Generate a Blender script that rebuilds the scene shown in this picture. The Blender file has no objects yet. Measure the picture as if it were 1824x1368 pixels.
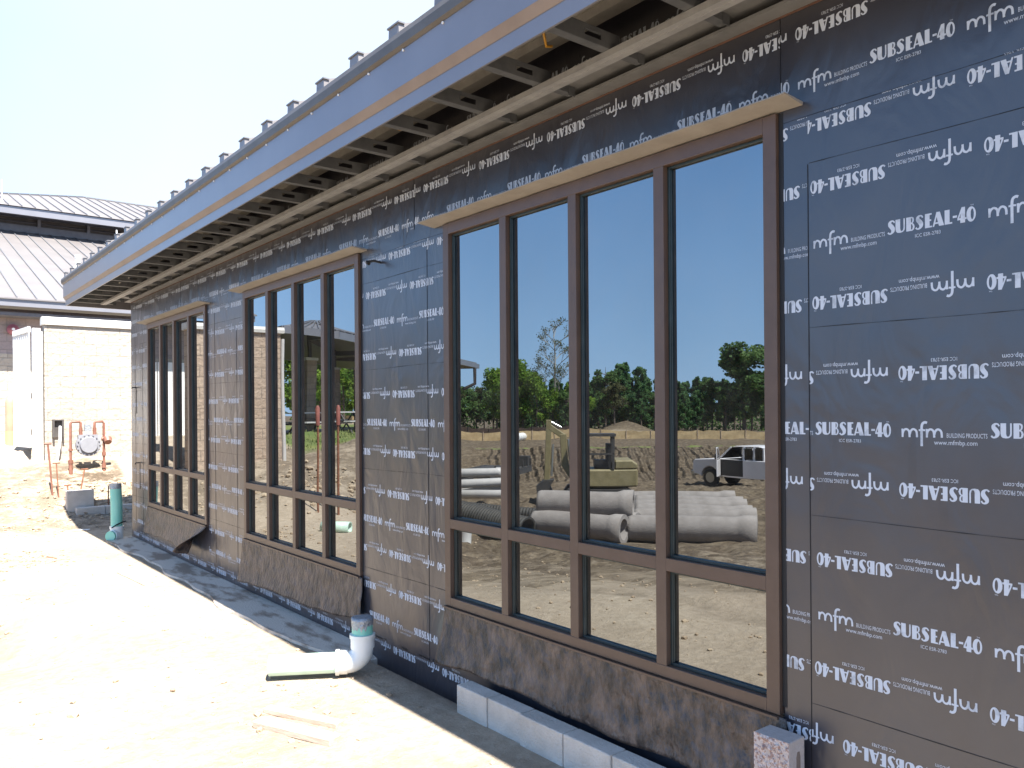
import bpy, bmesh, math, random
import numpy as np
from mathutils import Vector, Matrix
R = math.radians
random.seed(7)
rng = np.random.default_rng(7)
scene = bpy.context.scene
COL = scene.collection

# ------------------------------------------------------------------ camera, sky, sun, exposure
cam_d = bpy.data.cameras.new('camera')
cam = bpy.data.objects.new('camera', cam_d)
COL.objects.link(cam)
scene.camera = cam
YAW, ROLL = R(38.65), R(0.41)
CAM = Vector((-2.58, 0.0, 1.62))
fw = Vector((math.sin(YAW), math.cos(YAW), 0)); rt = Vector((math.cos(YAW), -math.sin(YAW), 0)); up = Vector((0, 0, 1))
r2 = rt * math.cos(ROLL) - up * math.sin(ROLL)
u2 = up * math.cos(ROLL) + rt * math.sin(ROLL)
cam.matrix_world = Matrix(((r2.x, u2.x, -fw.x, CAM.x), (r2.y, u2.y, -fw.y, CAM.y), (r2.z, u2.z, -fw.z, CAM.z), (0, 0, 0, 1)))
cam_d.sensor_width = 36.0
cam_d.lens = 28.0
cam_d.shift_y = 0.0261
cam_d.clip_start = 0.05
cam_d.clip_end = 2000

SUN = Vector((-0.33, -2.02, 3.45)).normalized()        # towards the sun
sun_el = math.asin(SUN.z)
world = bpy.data.worlds.new('World'); scene.world = world
world.use_nodes = True
wn, wl = world.node_tree.nodes, world.node_tree.links
bg = wn['Background']
sky = wn.new('ShaderNodeTexSky'); sky.sky_type = 'NISHITA'; sky.sun_disc = False
sky.sun_elevation = sun_el
sky.sun_rotation = math.atan2(SUN.x, SUN.y)
sky.air_density = 1.0; sky.dust_density = 0.3; sky.ozone_density = 1.0
# bright milky haze in the northern half of the sky, clear deep blue towards the west
geo = wn.new('ShaderNodeTexCoord'); sep = wn.new('ShaderNodeSeparateXYZ'); wl.new(geo.outputs['Generated'], sep.inputs[0])
hm = wn.new('ShaderNodeMapRange'); hm.interpolation_type = 'SMOOTHSTEP'; hm.inputs[1].default_value = -0.42; hm.inputs[2].default_value = 0.35
wl.new(sep.outputs[0], hm.inputs[0])
hy = wn.new('ShaderNodeMapRange'); hy.interpolation_type = 'SMOOTHSTEP'; hy.inputs[1].default_value = 0.0; hy.inputs[2].default_value = 0.5
wl.new(sep.outputs[1], hy.inputs[0])
cn = wn.new('ShaderNodeTexNoise'); cn.inputs['Scale'].default_value = 1.6; cn.inputs['Detail'].default_value = 5; wl.new(geo.outputs['Generated'], cn.inputs['Vector'])
cm = wn.new('ShaderNodeMapRange'); cm.inputs[1].default_value = 0.25; cm.inputs[2].default_value = 0.8; cm.inputs[3].default_value = 0.8; cm.inputs[4].default_value = 1.2
wl.new(cn.outputs[0], cm.inputs[0])
m1 = wn.new('ShaderNodeMath'); m1.operation = 'MULTIPLY'; wl.new(hm.outputs[0], m1.inputs[0]); wl.new(hy.outputs[0], m1.inputs[1])
m2 = wn.new('ShaderNodeMath'); m2.operation = 'MULTIPLY'; m2.use_clamp = True; wl.new(m1.outputs[0], m2.inputs[0]); wl.new(cm.outputs[0], m2.inputs[1])
m3 = wn.new('ShaderNodeMath'); m3.operation = 'MULTIPLY'; m3.inputs[1].default_value = 0.74; wl.new(m2.outputs[0], m3.inputs[0])
hz_mix = wn.new('ShaderNodeMix'); hz_mix.data_type = 'RGBA'; wl.new(m3.outputs[0], hz_mix.inputs[0])
bz = wn.new('ShaderNodeMapRange'); bz.interpolation_type = 'SMOOTHSTEP'; bz.inputs[1].default_value = 0.35; bz.inputs[2].default_value = 0.75; bz.inputs[3].default_value = 0.88; bz.inputs[4].default_value = 0.0
wl.new(sep.outputs[2], bz.inputs[0])
bl_ = wn.new('ShaderNodeMix'); bl_.data_type = 'RGBA'; wl.new(bz.outputs[0], bl_.inputs[0]); wl.new(sky.outputs[0], bl_.inputs[6]); br_ = wn.new('ShaderNodeMapRange'); br_.inputs[1].default_value = 0.0; br_.inputs[2].default_value = 0.38; wl.new(sep.outputs[2], br_.inputs[0])
bm_ = wn.new('ShaderNodeMix'); bm_.data_type = 'RGBA'; wl.new(br_.outputs[0], bm_.inputs[0]); bm_.inputs[6].default_value = (3.0, 5.0, 7.8, 1); bm_.inputs[7].default_value = (1.0, 2.4, 5.2, 1)
wl.new(bm_.outputs[2], bl_.inputs[7])
wl.new(bl_.outputs[2], hz_mix.inputs[6]); hz_mix.inputs[7].default_value = (3.5, 3.75, 3.85, 1)
wl.new(hz_mix.outputs[2], bg.inputs[0]); bg.inputs[1].default_value = 0.08
sl = bpy.data.lights.new('sun', 'SUN'); sl.energy = 5.0; sl.angle = R(0.53); sl.color = (1.0, 0.965, 0.91)
so = bpy.data.objects.new('sun', sl); COL.objects.link(so)
so.rotation_euler = SUN.to_track_quat('Z', 'Y').to_euler()
so.location = (-5, -5, 20)
scene.view_settings.view_transform = 'Standard'
scene.view_settings.look = 'None'
scene.view_settings.exposure = 2.0
scene.view_settings.gamma = 1
scene.cycles.max_bounces = 8

# ------------------------------------------------------------------ helpers: materials
def srgb(r, g, b):
    f = lambda c: ((c / 255) / 12.92 if c <= 10 else (((c / 255) + 0.055) / 1.055) ** 2.4)
    return (f(r), f(g), f(b))

def mat(name, c1, c2=None, scale=4.0, rough=0.6, metal=0.0, bump=0.0, bscale=None, spec=0.5, lo=0.35, hi=0.65, detail=6, stretch=None, rvar=0.0):
    m = bpy.data.materials.new(name); m.use_nodes = True
    nt = m.node_tree; n, l = nt.nodes, nt.links
    p = n['Principled BSDF']
    p.inputs['Roughness'].default_value = rough; p.inputs['Metallic'].default_value = metal
    p.inputs['Specular IOR Level'].default_value = spec
    p.inputs['Base Color'].default_value = (*c1, 1)
    tc = n.new('ShaderNodeTexCoord')
    vec = tc.outputs['Object']
    if stretch:
        mp = n.new('ShaderNodeMapping'); mp.inputs['Scale'].default_value = stretch
        l.new(vec, mp.inputs[0]); vec = mp.outputs[0]
    if c2 is not None:
        nz = n.new('ShaderNodeTexNoise'); nz.inputs['Scale'].default_value = scale; nz.inputs['Detail'].default_value = detail
        nz.inputs['Roughness'].default_value = 0.62
        l.new(vec, nz.inputs['Vector'])
        cr = n.new('ShaderNodeValToRGB')
        cr.color_ramp.elements[0].position = lo; cr.color_ramp.elements[1].position = hi
        cr.color_ramp.elements[0].color = (*c1, 1); cr.color_ramp.elements[1].color = (*c2, 1)
        l.new(nz.outputs[0], cr.inputs[0]); l.new(cr.outputs[0], p.inputs['Base Color'])
        if rvar:
            mr = n.new('ShaderNodeMapRange'); mr.inputs[3].default_value = rough - rvar; mr.inputs[4].default_value = rough + rvar
            l.new(nz.outputs[0], mr.inputs[0]); l.new(mr.outputs[0], p.inputs['Roughness'])
    if bump:
        nb = n.new('ShaderNodeTexNoise'); nb.inputs['Scale'].default_value = bscale or scale * 4; nb.inputs['Detail'].default_value = 5
        l.new(vec, nb.inputs['Vector'])
        bp = n.new('ShaderNodeBump'); bp.inputs['Strength'].default_value = bump; bp.inputs['Distance'].default_value = 0.02
        l.new(nb.outputs[0], bp.inputs['Height']); l.new(bp.outputs[0], p.inputs['Normal'])
    return m

M = {}
M['frame'] = mat('bronze_anodised_aluminium', (0.082, 0.05, 0.035), (0.1, 0.062, 0.043), 9, rough=0.42, bump=0.04, bscale=60, rvar=0.08)
M['frame_side'] = mat('gasket_rubber', (0.016, 0.026, 0.026), (0.028, 0.042, 0.042), 12, rough=0.35)
M['galv'] = mat('galvanised_steel', (0.27, 0.27, 0.275), (0.34, 0.34, 0.34), 14, rough=0.5, metal=0.2, bump=0.05, bscale=40)
M['plate'] = mat('galvanised_plate', (0.16, 0.162, 0.165), (0.22, 0.22, 0.22), 9, rough=0.5, metal=0.2, bump=0.04, bscale=30)
M['stud'] = mat('galvanised_stud_steel', (0.095, 0.1, 0.108), (0.13, 0.135, 0.142), 14, rough=0.5, metal=0.3, bump=0.05, bscale=40)
M['fascia'] = mat('painted_fascia_metal', (0.185, 0.18, 0.195), (0.205, 0.2, 0.215), 2, rough=0.3, metal=0.15, bump=0.03, bscale=3)
M['stripe'] = mat('tan_ground_bounce', (0.2, 0.15, 0.12), (0.24, 0.185, 0.15), 4, rough=0.5)  # tan of the reflected ground put into the colour
M['gutter'] = mat('weathered_gutter_metal', (0.085, 0.075, 0.07), (0.11, 0.1, 0.092), 6, rough=0.45, metal=0.3)
M['head'] = mat('tan_head_flashing', (0.27, 0.245, 0.215), (0.33, 0.3, 0.265), 7, rough=0.45, bump=0.15, bscale=12)
M['letter'] = mat('printed_white_ink', (0.2, 0.22, 0.25), (0.5, 0.53, 0.58), 14, rough=0.55, lo=0.24, hi=0.46, detail=9)
M['seam'] = mat('black_lap_line', (0.006, 0.006, 0.008), rough=0.6)  # near-black line along the sheet laps
M['roof'] = mat('standing_seam_metal', (0.175, 0.158, 0.152), (0.205, 0.188, 0.18), 1.2, rough=0.42, metal=0.2)
M['rib'] = mat('roof_seam_metal', (0.16, 0.16, 0.17), rough=0.5, metal=0.2)
M['darkmetal'] = mat('dark_bronze_metal', (0.05, 0.045, 0.045), (0.07, 0.06, 0.06), 5, rough=0.5)
M['louver'] = mat('louver_grey', (0.11, 0.11, 0.13), (0.14, 0.14, 0.16), 5, rough=0.5)
M['deck'] = mat('steel_deck_underside', (0.3, 0.285, 0.26), (0.4, 0.38, 0.35), 8, rough=0.5, metal=0.3)
M['concrete'] = mat('concrete', (0.38, 0.365, 0.34), (0.46, 0.445, 0.42), 7, rough=0.9, bump=0.25, bscale=60)
M['block'] = mat('grey_concrete_block', (0.44, 0.395, 0.34), (0.55, 0.5, 0.44), 5, rough=0.95, bump=0.5, bscale=90)
M['pinkblock'] = mat('split_face_block', (0.34, 0.22, 0.18), (0.62, 0.52, 0.47), 95, rough=0.95, bump=1.0, bscale=70, lo=0.42, hi=0.58, detail=3)
M['pinksaw'] = mat('sawn_block_face', (0.44, 0.37, 0.33), (0.5, 0.43, 0.39), 50, rough=0.95, bump=0.3, bscale=120)
M['hole'] = mat('block_core_shade', (0.2, 0.15, 0.12), rough=1.0)
M['cap'] = mat('cast_stone_cap', (0.6, 0.57, 0.52), (0.66, 0.63, 0.58), 3, rough=0.9, bump=0.2, bscale=50)
M['white'] = mat('white_paint', (0.78, 0.77, 0.74), (0.82, 0.81, 0.79), 3, rough=0.5)
M['pvc'] = mat('white_pvc', (0.72, 0.73, 0.7), (0.5, 0.47, 0.42), 18, rough=0.35, lo=0.62, hi=0.78)
M['pvcgreen'] = mat('green_sewer_pvc', (0.2, 0.52, 0.42), (0.25, 0.57, 0.47), 5, rough=0.35)
M['tape'] = mat('grey_duct_tape', (0.22, 0.24, 0.26), (0.4, 0.42, 0.44), 25, rough=0.35, metal=0.4, bump=0.6, bscale=50)
M['black'] = mat('black_rubber', (0.012, 0.012, 0.013), rough=0.6)
M['wood'] = mat('weathered_lumber', (0.38, 0.285, 0.215), (0.5, 0.395, 0.31), 6, rough=0.85, bump=0.3, bscale=40, stretch=(1, 9, 9))
M['orange'] = mat('orange_red_paint', (0.17, 0.07, 0.045), (0.23, 0.1, 0.065), 12, rough=0.5)
M['rust'] = mat('rusty_steel', (0.16, 0.06, 0.03), (0.26, 0.11, 0.06), 25, rough=0.9)
M['rustseal'] = mat('dull_sealant', (0.1, 0.05, 0.035), (0.14, 0.075, 0.055), 6, rough=0.8)
M['redcap'] = mat('faded_red_plastic', (0.24, 0.075, 0.055), (0.3, 0.1, 0.075), 8, rough=0.6)
M['meter'] = mat('meter_grey_paint', (0.2, 0.2, 0.215), (0.23, 0.23, 0.245), 8, rough=0.45)
M['bell'] = mat('red_alarm_bell', (0.3, 0.1, 0.13), rough=0.4)
M['bollard'] = mat('faded_orange_paint', (0.42, 0.2, 0.13), (0.5, 0.27, 0.18), 4, rough=0.6)
M['wire'] = mat('orange_cable_jacket', (0.4, 0.2, 0.02), rough=0.5)
M['yellow'] = mat('yellow_plastic', (0.5, 0.42, 0.16), rough=0.5)
M['pipe'] = mat('concrete_pipe', (0.235, 0.208, 0.19), (0.3, 0.27, 0.25), 4, rough=0.95, bump=0.4, bscale=30)
M['corr'] = mat('black_corrugated_plastic', (0.028, 0.026, 0.023), (0.05, 0.046, 0.04), 6, rough=0.7)
M['greypvc'] = mat('pale_grey_pvc', (0.5, 0.47, 0.45), (0.56, 0.53, 0.5), 5, rough=0.5)
M['truck'] = mat('white_truck_paint', (0.78, 0.74, 0.74), (0.82, 0.78, 0.78), 2, rough=0.25)
M['tint'] = mat('dark_window_glass', (0.012, 0.013, 0.014), rough=0.06)
M['tyre'] = mat('tyre_rubber', (0.02, 0.019, 0.018), rough=0.9)
M['chrome'] = mat('alloy_rim', (0.5, 0.5, 0.5), rough=0.3, metal=0.8)
M['machine'] = mat('faded_yellow_paint', (0.19, 0.155, 0.07), (0.26, 0.215, 0.11), 5, rough=0.55)
M['steel'] = mat('dark_trailer_steel', (0.035, 0.033, 0.032), (0.055, 0.05, 0.047), 5, rough=0.7)
M['silt'] = mat('silt_fence_fabric', (0.44, 0.31, 0.16), (0.54, 0.4, 0.22), 2.5, rough=0.9, bump=0.2, bscale=4)
M['darkfence'] = mat('dark_brown_fabric', (0.045, 0.028, 0.02), (0.065, 0.04, 0.03), 2, rough=0.9)
M['bark'] = mat('bark', (0.1, 0.075, 0.055), (0.17, 0.13, 0.1), 8, rough=0.95, bump=0.5, bscale=20)
M['palebark'] = mat('pale_bark', (0.24, 0.22, 0.19), (0.32, 0.3, 0.26), 8, rough=0.95)
M['soffit_board'] = mat('dark_board_soffit', (0.2, 0.17, 0.14), (0.25, 0.215, 0.18), 4, rough=0.7, stretch=(1, 8, 1))
M['grassblade'] = mat('grass_blade', (0.1, 0.15, 0.035), (0.2, 0.22, 0.07), 1.2, rough=0.8)

def leafmat(name, c1, c2, c3):
    m = mat(name, c1, c2, 0.9, rough=0.7, spec=0.25, lo=0.38, hi=0.62, detail=4)
    n, l = m.node_tree.nodes, m.node_tree.links
    cr = [x for x in n if x.type == 'VALTORGB'][0]
    e = cr.color_ramp.elements.new(0.5); e.color = (*c3, 1)
    tl_ = n.new('ShaderNodeBsdfTranslucent'); l.new(cr.outputs[0], tl_.inputs[0])
    ms = n.new('ShaderNodeMixShader'); ms.inputs[0].default_value = 0.45
    l.new(n['Principled BSDF'].outputs[0], ms.inputs[1]); l.new(tl_.outputs[0], ms.inputs[2]); l.new(ms.outputs[0], n['Material Output'].inputs['Surface'])
    return m
M['pine'] = leafmat('pine_needles', (0.045, 0.11, 0.048), (0.15, 0.26, 0.09), (0.085, 0.18, 0.065))
M['spring'] = leafmat('spring_leaves', (0.08, 0.17, 0.02), (0.26, 0.38, 0.055), (0.16, 0.27, 0.035))
M['oak'] = leafmat('broad_leaves', (0.048, 0.108, 0.036), (0.16, 0.25, 0.075), (0.095, 0.175, 0.052))
M['olive'] = leafmat('olive_leaves', (0.075, 0.085, 0.035), (0.17, 0.17, 0.075), (0.11, 0.12, 0.05))

# membrane: near-black self-adhesive sheet with a satin plastic face, faint wrinkles and dusty smears
def membrane():
    m = bpy.data.materials.new('black_membrane'); m.use_nodes = True
    n, l = m.node_tree.nodes, m.node_tree.links; p = n['Principled BSDF']; p.inputs['Specular IOR Level'].default_value = 0.95
    tc = n.new('ShaderNodeTexCoord')
    a = n.new('ShaderNodeTexNoise'); a.inputs['Scale'].default_value = 1.3; a.inputs['Detail'].default_value = 8; a.inputs['Roughness'].default_value = 0.65
    l.new(tc.outputs['Object'], a.inputs['Vector'])
    cr = n.new('ShaderNodeValToRGB')
    cr.color_ramp.elements[0].position = 0.35; cr.color_ramp.elements[1].position = 0.72
    cr.color_ramp.elements[0].color = (0.026, 0.025, 0.033, 1); cr.color_ramp.elements[1].color = (0.044, 0.042, 0.049, 1)
    l.new(a.outputs[0], cr.inputs[0]); l.new(cr.outputs[0], p.inputs['Base Color'])
    mr = n.new('ShaderNodeMapRange'); mr.inputs[3].default_value = 0.25; mr.inputs[4].default_value = 0.37
    l.new(a.outputs[0], mr.inputs[0]); l.new(mr.outputs[0], p.inputs['Roughness'])
    mp = n.new('ShaderNodeMapping'); mp.inputs['Scale'].default_value = (1, 1.6, 0.8); l.new(tc.outputs['Object'], mp.inputs[0])
    w = n.new('ShaderNodeTexNoise'); w.inputs['Scale'].default_value = 2.6; w.inputs['Detail'].default_value = 3; w.inputs['Distortion'].default_value = 0.8
    l.new(mp.outputs[0], w.inputs['Vector'])
    f = n.new('ShaderNodeTexNoise'); f.inputs['Scale'].default_value = 180; f.inputs['Detail'].default_value = 2
    l.new(tc.outputs['Object'], f.inputs['Vector'])
    b1 = n.new('ShaderNodeBump'); b1.inputs['Strength'].default_value = 0.4; b1.inputs['Distance'].default_value = 0.03
    l.new(w.outputs[0], b1.inputs['Height'])
    b2 = n.new('ShaderNodeBump'); b2.inputs['Strength'].default_value = 0.08; b2.inputs['Distance'].default_value = 0.003
    l.new(f.outputs[0], b2.inputs['Height']); l.new(b1.outputs[0], b2.inputs['Normal'])
    l.new(b2.outputs[0], p.inputs['Normal'])
    return m
M['membrane'] = membrane()

def flapmat():
    m = mat('wrinkled_membrane_back', (0.022, 0.018, 0.017), (0.15, 0.105, 0.08), 9, rough=0.36, bump=1.0, bscale=22, detail=14, lo=0.4, hi=0.7, stretch=(1, 1.6, 0.9))
    return m
M['flap'] = flapmat()

# reflective coated glass
def glassmat():
    m = bpy.data.materials.new('reflective_coated_glass'); m.use_nodes = True
    n, l = m.node_tree.nodes, m.node_tree.links; p = n['Principled BSDF']
    p.inputs['Metallic'].default_value = 1.0; p.inputs['Roughness'].default_value = 0.004
    tc = n.new('ShaderNodeTexCoord')
    nz = n.new('ShaderNodeTexNoise'); nz.inputs['Scale'].default_value = 1.7; nz.inputs['Detail'].default_value = 6
    l.new(tc.outputs['Object'], nz.inputs['Vector'])
    cr = n.new('ShaderNodeValToRGB'); cr.color_ramp.elements[0].position = 0.3; cr.color_ramp.elements[1].position = 0.75
    cr.color_ramp.elements[0].color = (0.225, 0.24, 0.245, 1); cr.color_ramp.elements[1].color = (0.245, 0.258, 0.262, 1)
    l.new(nz.outputs[0], cr.inputs[0]); l.new(cr.outputs[0], p.inputs['Base Color'])
    wv = n.new('ShaderNodeTexNoise'); wv.inputs['Scale'].default_value = 1.1; wv.inputs['Detail'].default_value = 1; l.new(tc.outputs['Object'], wv.inputs['Vector'])
    bp = n.new('ShaderNodeBump'); bp.inputs['Strength'].default_value = 1.0; bp.inputs['Distance'].default_value = 0.0011; l.new(wv.outputs[0], bp.inputs['Height']); l.new(bp.outputs[0], p.inputs['Normal'])
    # thin film of site dust
    du = n.new('ShaderNodeTexNoise'); du.inputs['Scale'].default_value = 5; du.inputs['Detail'].default_value = 10; du.inputs['Roughness'].default_value = 0.75; l.new(tc.outputs['Object'], du.inputs['Vector'])
    dr = n.new('ShaderNodeMapRange'); dr.inputs[1].default_value = 0.4; dr.inputs[2].default_value = 0.8; dr.inputs[3].default_value = 0.01; dr.inputs[4].default_value = 0.075; l.new(du.outputs[0], dr.inputs[0])
    df = n.new('ShaderNodeBsdfDiffuse'); df.inputs[0].default_value = (0.42, 0.39, 0.34, 1)
    ms = n.new('ShaderNodeMixShader'); l.new(dr.outputs[0], ms.inputs[0]); l.new(p.outputs[0], ms.inputs[1]); l.new(df.outputs[0], ms.inputs[2])
    l.new(ms.outputs[0], n['Material Output'].inputs['Surface'])
    return m
M['glass'] = glassmat()

# split-face masonry (courses from the object's own x+y and z)
def stonemat(name, c1, c2, cm, bw=0.4, bh=0.2, bump=1.0):
    m = bpy.data.materials.new(name); m.use_nodes = True
    n, l = m.node_tree.nodes, m.node_tree.links; p = n['Principled BSDF']; p.inputs['Roughness'].default_value = 0.95
    tc = n.new('ShaderNodeTexCoord'); sp = n.new('ShaderNodeSeparateXYZ'); l.new(tc.outputs['Object'], sp.inputs[0])
    ad = n.new('ShaderNodeMath'); l.new(sp.outputs[0], ad.inputs[0]); l.new(sp.outputs[1], ad.inputs[1])
    cb = n.new('ShaderNodeCombineXYZ'); l.new(ad.outputs[0], cb.inputs[0]); l.new(sp.outputs[2], cb.inputs[1])
    bt = n.new('ShaderNodeTexBrick'); bt.inputs['Scale'].default_value = 1.0
    bt.inputs['Brick Width'].default_value = bw; bt.inputs['Row Height'].default_value = bh; bt.inputs['Mortar Size'].default_value = 0.008
    bt.inputs['Color1'].default_value = (*c1, 1); bt.inputs['Color2'].default_value = (*c2, 1); bt.inputs['Mortar'].default_value = (*cm, 1)
    l.new(cb.outputs[0], bt.inputs['Vector'])
    nz = n.new('ShaderNodeTexNoise'); nz.inputs['Scale'].default_value = 22; nz.inputs['Detail'].default_value = 8
    l.new(tc.outputs['Object'], nz.inputs['Vector'])
    mx = n.new('ShaderNodeMix'); mx.data_type = 'RGBA'; mx.blend_type = 'MULTIPLY'; mx.inputs[0].default_value = 0.35
    l.new(bt.outputs[0], mx.inputs[6]); l.new(nz.outputs[0], mx.inputs[7]); l.new(mx.outputs[2], p.inputs['Base Color'])
    n2 = n.new('ShaderNodeTexNoise'); n2.inputs['Scale'].default_value = 11; n2.inputs['Detail'].default_value = 7
    l.new(tc.outputs['Object'], n2.inputs['Vector'])
    b = n.new('ShaderNodeBump'); b.inputs['Strength'].default_value = bump; b.inputs['Distance'].default_value = 0.03
    l.new(n2.outputs[0], b.inputs['Height'])
    b2 = n.new('ShaderNodeBump'); b2.inputs['Strength'].default_value = 0.8; b2.inputs['Distance'].default_value = 0.012; b2.invert = True
    l.new(bt.outputs['Fac'], b2.inputs['Height']); l.new(b.outputs[0], b2.inputs['Normal']); l.new(b2.outputs[0], p.inputs['Normal'])
    return m
M['cmu'] = stonemat('split_face_masonry', (0.41, 0.355, 0.29), (0.47, 0.415, 0.345), (0.37, 0.32, 0.26))
M['stone'] = stonemat('tan_split_face_masonry', (0.46, 0.34, 0.25), (0.52, 0.4, 0.3), (0.33, 0.25, 0.19))
M['brickband'] = stonemat('grey_pink_block', (0.33, 0.27, 0.26), (0.38, 0.31, 0.3), (0.28, 0.24, 0.23), bump=0.2)

# ------------------------------------------------------------------ helpers: meshes
def link(name, me, parent=None):
    o = bpy.data.objects.new(name, me); COL.objects.link(o)
    if parent is not None: o.parent = parent
    return o
def tag(o, label=None, cat=None, group=None, kind=None):
    if label: o['label'] = label
    if cat: o['category'] = cat
    if group: o['group'] = group
    if kind: o['kind'] = kind
    return o
def empty(name, loc, rz=0.0):
    o = bpy.data.objects.new(name, None); o.empty_display_size = 0.2
    COL.objects.link(o); o.location = loc; o.rotation_euler = (0, 0, rz)
    return o
class MB:
    """collects boxes, tubes, prisms and lathed shapes into ONE mesh object"""
    def __init__(s): s.v = []; s.f = []; s.mi = []; s.cur = 0; s.smooth = []
    def add(s, vs, fs, sm=False):
        b = len(s.v); s.v += [tuple(p) for p in vs]
        for f in fs: s.f.append([b + i for i in f]); s.mi.append(s.cur); s.smooth.append(sm)
    def box(s, x0, x1, y0, y1, z0, z1):
        vs = [(x, y, z) for z in (z0, z1) for y in (y0, y1) for x in (x0, x1)]
        s.add(vs, [(0, 2, 3, 1), (4, 5, 7, 6), (0, 1, 5, 4), (2, 6, 7, 3), (0, 4, 6, 2), (1, 3, 7, 5)]); return s
    def obox(s, c, ax, ay, az, hx, hy, hz):
        c = Vector(c); ax, ay, az = Vector(ax).normalized(), Vector(ay).normalized(), Vector(az).normalized()
        vs = [c + ax * sx * hx + ay * sy * hy + az * sz * hz for sz in (-1, 1) for sy in (-1, 1) for sx in (-1, 1)]
        s.add(vs, [(0, 2, 3, 1), (4, 5, 7, 6), (0, 1, 5, 4), (2, 6, 7, 3), (0, 4, 6, 2), (1, 3, 7, 5)]); return s
    def beam(s, a, b, w, h):
        a, b = Vector(a), Vector(b); d = (b - a); L = d.length; d.normalize()
        u = Vector((0, 0, 1)) if abs(d.z) < 0.95 else Vector((1, 0, 0))
        sd = d.cross(u).normalized(); up_ = sd.cross(d).normalized()
        return s.obox((a + b) / 2, d, sd, up_, L / 2, w / 2, h / 2)
    def tube(s, pts, rad, n=14, caps=True):
        pts = [Vector(p) for p in pts]; k = len(pts)
        rad = rad if isinstance(rad, (list, tuple)) else [rad] * k
        rings = []; prev = None
        for i, p in enumerate(pts):
            d = (pts[min(i + 1, k - 1)] - pts[max(i - 1, 0)]).normalized()
            if prev is None:
                a = Vector((0, 0, 1)) if abs(d.z) < 0.9 else Vector((1, 0, 0))
                u = d.cross(a).normalized()
            else: u = (prev - d * prev.dot(d)).normalized()
            prev = u; w = d.cross(u)
            rings.append([p + (u * math.cos(2 * math.pi * j / n) + w * math.sin(2 * math.pi * j / n)) * rad[i] for j in range(n)])
        vs = [v for r in rings for v in r]
        fs = [(i * n + j, i * n + (j + 1) % n, (i + 1) * n + (j + 1) % n, (i + 1) * n + j) for i in range(k - 1) for j in range(n)]
        s.add(vs, fs, True)
        if caps:
            s.add(rings[0], [tuple(range(n))[::-1]]); s.add(rings[-1], [tuple(range(n))])
        return s
    def hollow(s, a, b, prof_o, ri, n=28):
        """pipe from a to b: prof_o = [(t, outer radius)], inner radius ri (open ended)"""
        a, b = Vector(a), Vector(b)
        o = [a.lerp(b, t) for t, _ in prof_o]; ro = [r for _, r in prof_o]
        m0 = len(s.v)
        s.tube(o, ro, n, caps=False)
        inn = [a.lerp(b, 0), a.lerp(b, 0.5), a.lerp(b, 1)]
        m1 = len(s.v)
        s.tube(inn, ri, n, caps=False)
        k = len(prof_o)
        for f in range(n):
            g = (f + 1) % n
            s.f.append([m0 + f, m1 + f, m1 + g, m0 + g]); s.mi.append(s.cur); s.smooth.append(False)
            e0, e1 = m0 + (k - 1) * n, m1 + 2 * n
            s.f.append([e0 + f, e0 + g, e1 + g, e1 + f]); s.mi.append(s.cur); s.smooth.append(False)
        return s
    def prism(s, prof, axis, a, b):
        """closed 2-D profile extruded along an axis ('x': prof is (y,z); 'y': (x,z); 'z': (x,y))"""
        n = len(prof)
        mk = {'x': lambda p, t: (t, p[0], p[1]), 'y': lambda p, t: (p[0], t, p[1]), 'z': lambda p, t: (p[0], p[1], t)}[axis]
        vs = [mk(p, a) for p in prof] + [mk(p, b) for p in prof]
        s.add(vs, [tuple(range(n))[::-1], tuple(range(n, 2 * n))] + [(i, (i + 1) % n, n + (i + 1) % n, n + i) for i in range(n)]); return s
    def build(s, name, mats, parent=None, bevel=0.0, origin=None, segs=1):
        me = bpy.data.meshes.new(name)
        vs = s.v
        if origin is not None:
            vs = [(x - origin[0], y - origin[1], z - origin[2]) for x, y, z in vs]
        me.from_pydata(vs, [], s.f)
        for m in (mats if isinstance(mats, (list, tuple)) else [mats]): me.materials.append(m)
        me.polygons.foreach_set('material_index', s.mi); me.polygons.foreach_set('use_smooth', s.smooth)
        bm = bmesh.new(); bm.from_mesh(me); bmesh.ops.recalc_face_normals(bm, faces=bm.faces); bm.to_mesh(me); bm.free()
        o = link(name, me, parent)
        if origin is not None: o.location = origin
        if bevel:
            b = o.modifiers.new('bevel', 'BEVEL'); b.width = bevel; b.segments = segs; b.limit_method = 'ANGLE'; b.angle_limit = R(40)
        return o
def children(o): return [c for c in bpy.data.objects if c.parent == o]
def copy_tree(o, parent=None):
    c = o.copy(); COL.objects.link(c)
    if parent is not None: c.parent = parent
    for ch in children(o):
        if ch is not c: copy_tree(ch, c)
    return c

# value noise for geometry
_perm = rng.random((256, 256))
def vnoise(x, y):
    xi = np.floor(x).astype(int); yi = np.floor(y).astype(int); fx = x - xi; fy = y - yi
    fx = fx * fx * (3 - 2 * fx); fy = fy * fy * (3 - 2 * fy)
    g = lambda a, b: _perm[a % 256, b % 256]
    return (g(xi, yi) * (1 - fx) + g(xi + 1, yi) * fx) * (1 - fy) + (g(xi, yi + 1) * (1 - fx) + g(xi + 1, yi + 1) * fx) * fy - 0.5
def fbm(x, y, oct=4, gain=0.5):
    t = 0; a = 1.0
    for i in range(oct):
        t = t + a * vnoise(x * 2 ** i + 17.3 * i, y * 2 ** i + 5.1 * i); a *= gain
    return t
def sstep(e0, e1, x):
    t = np.clip((x - e0) / (e1 - e0), 0, 1); return t * t * (3 - 2 * t)

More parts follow.
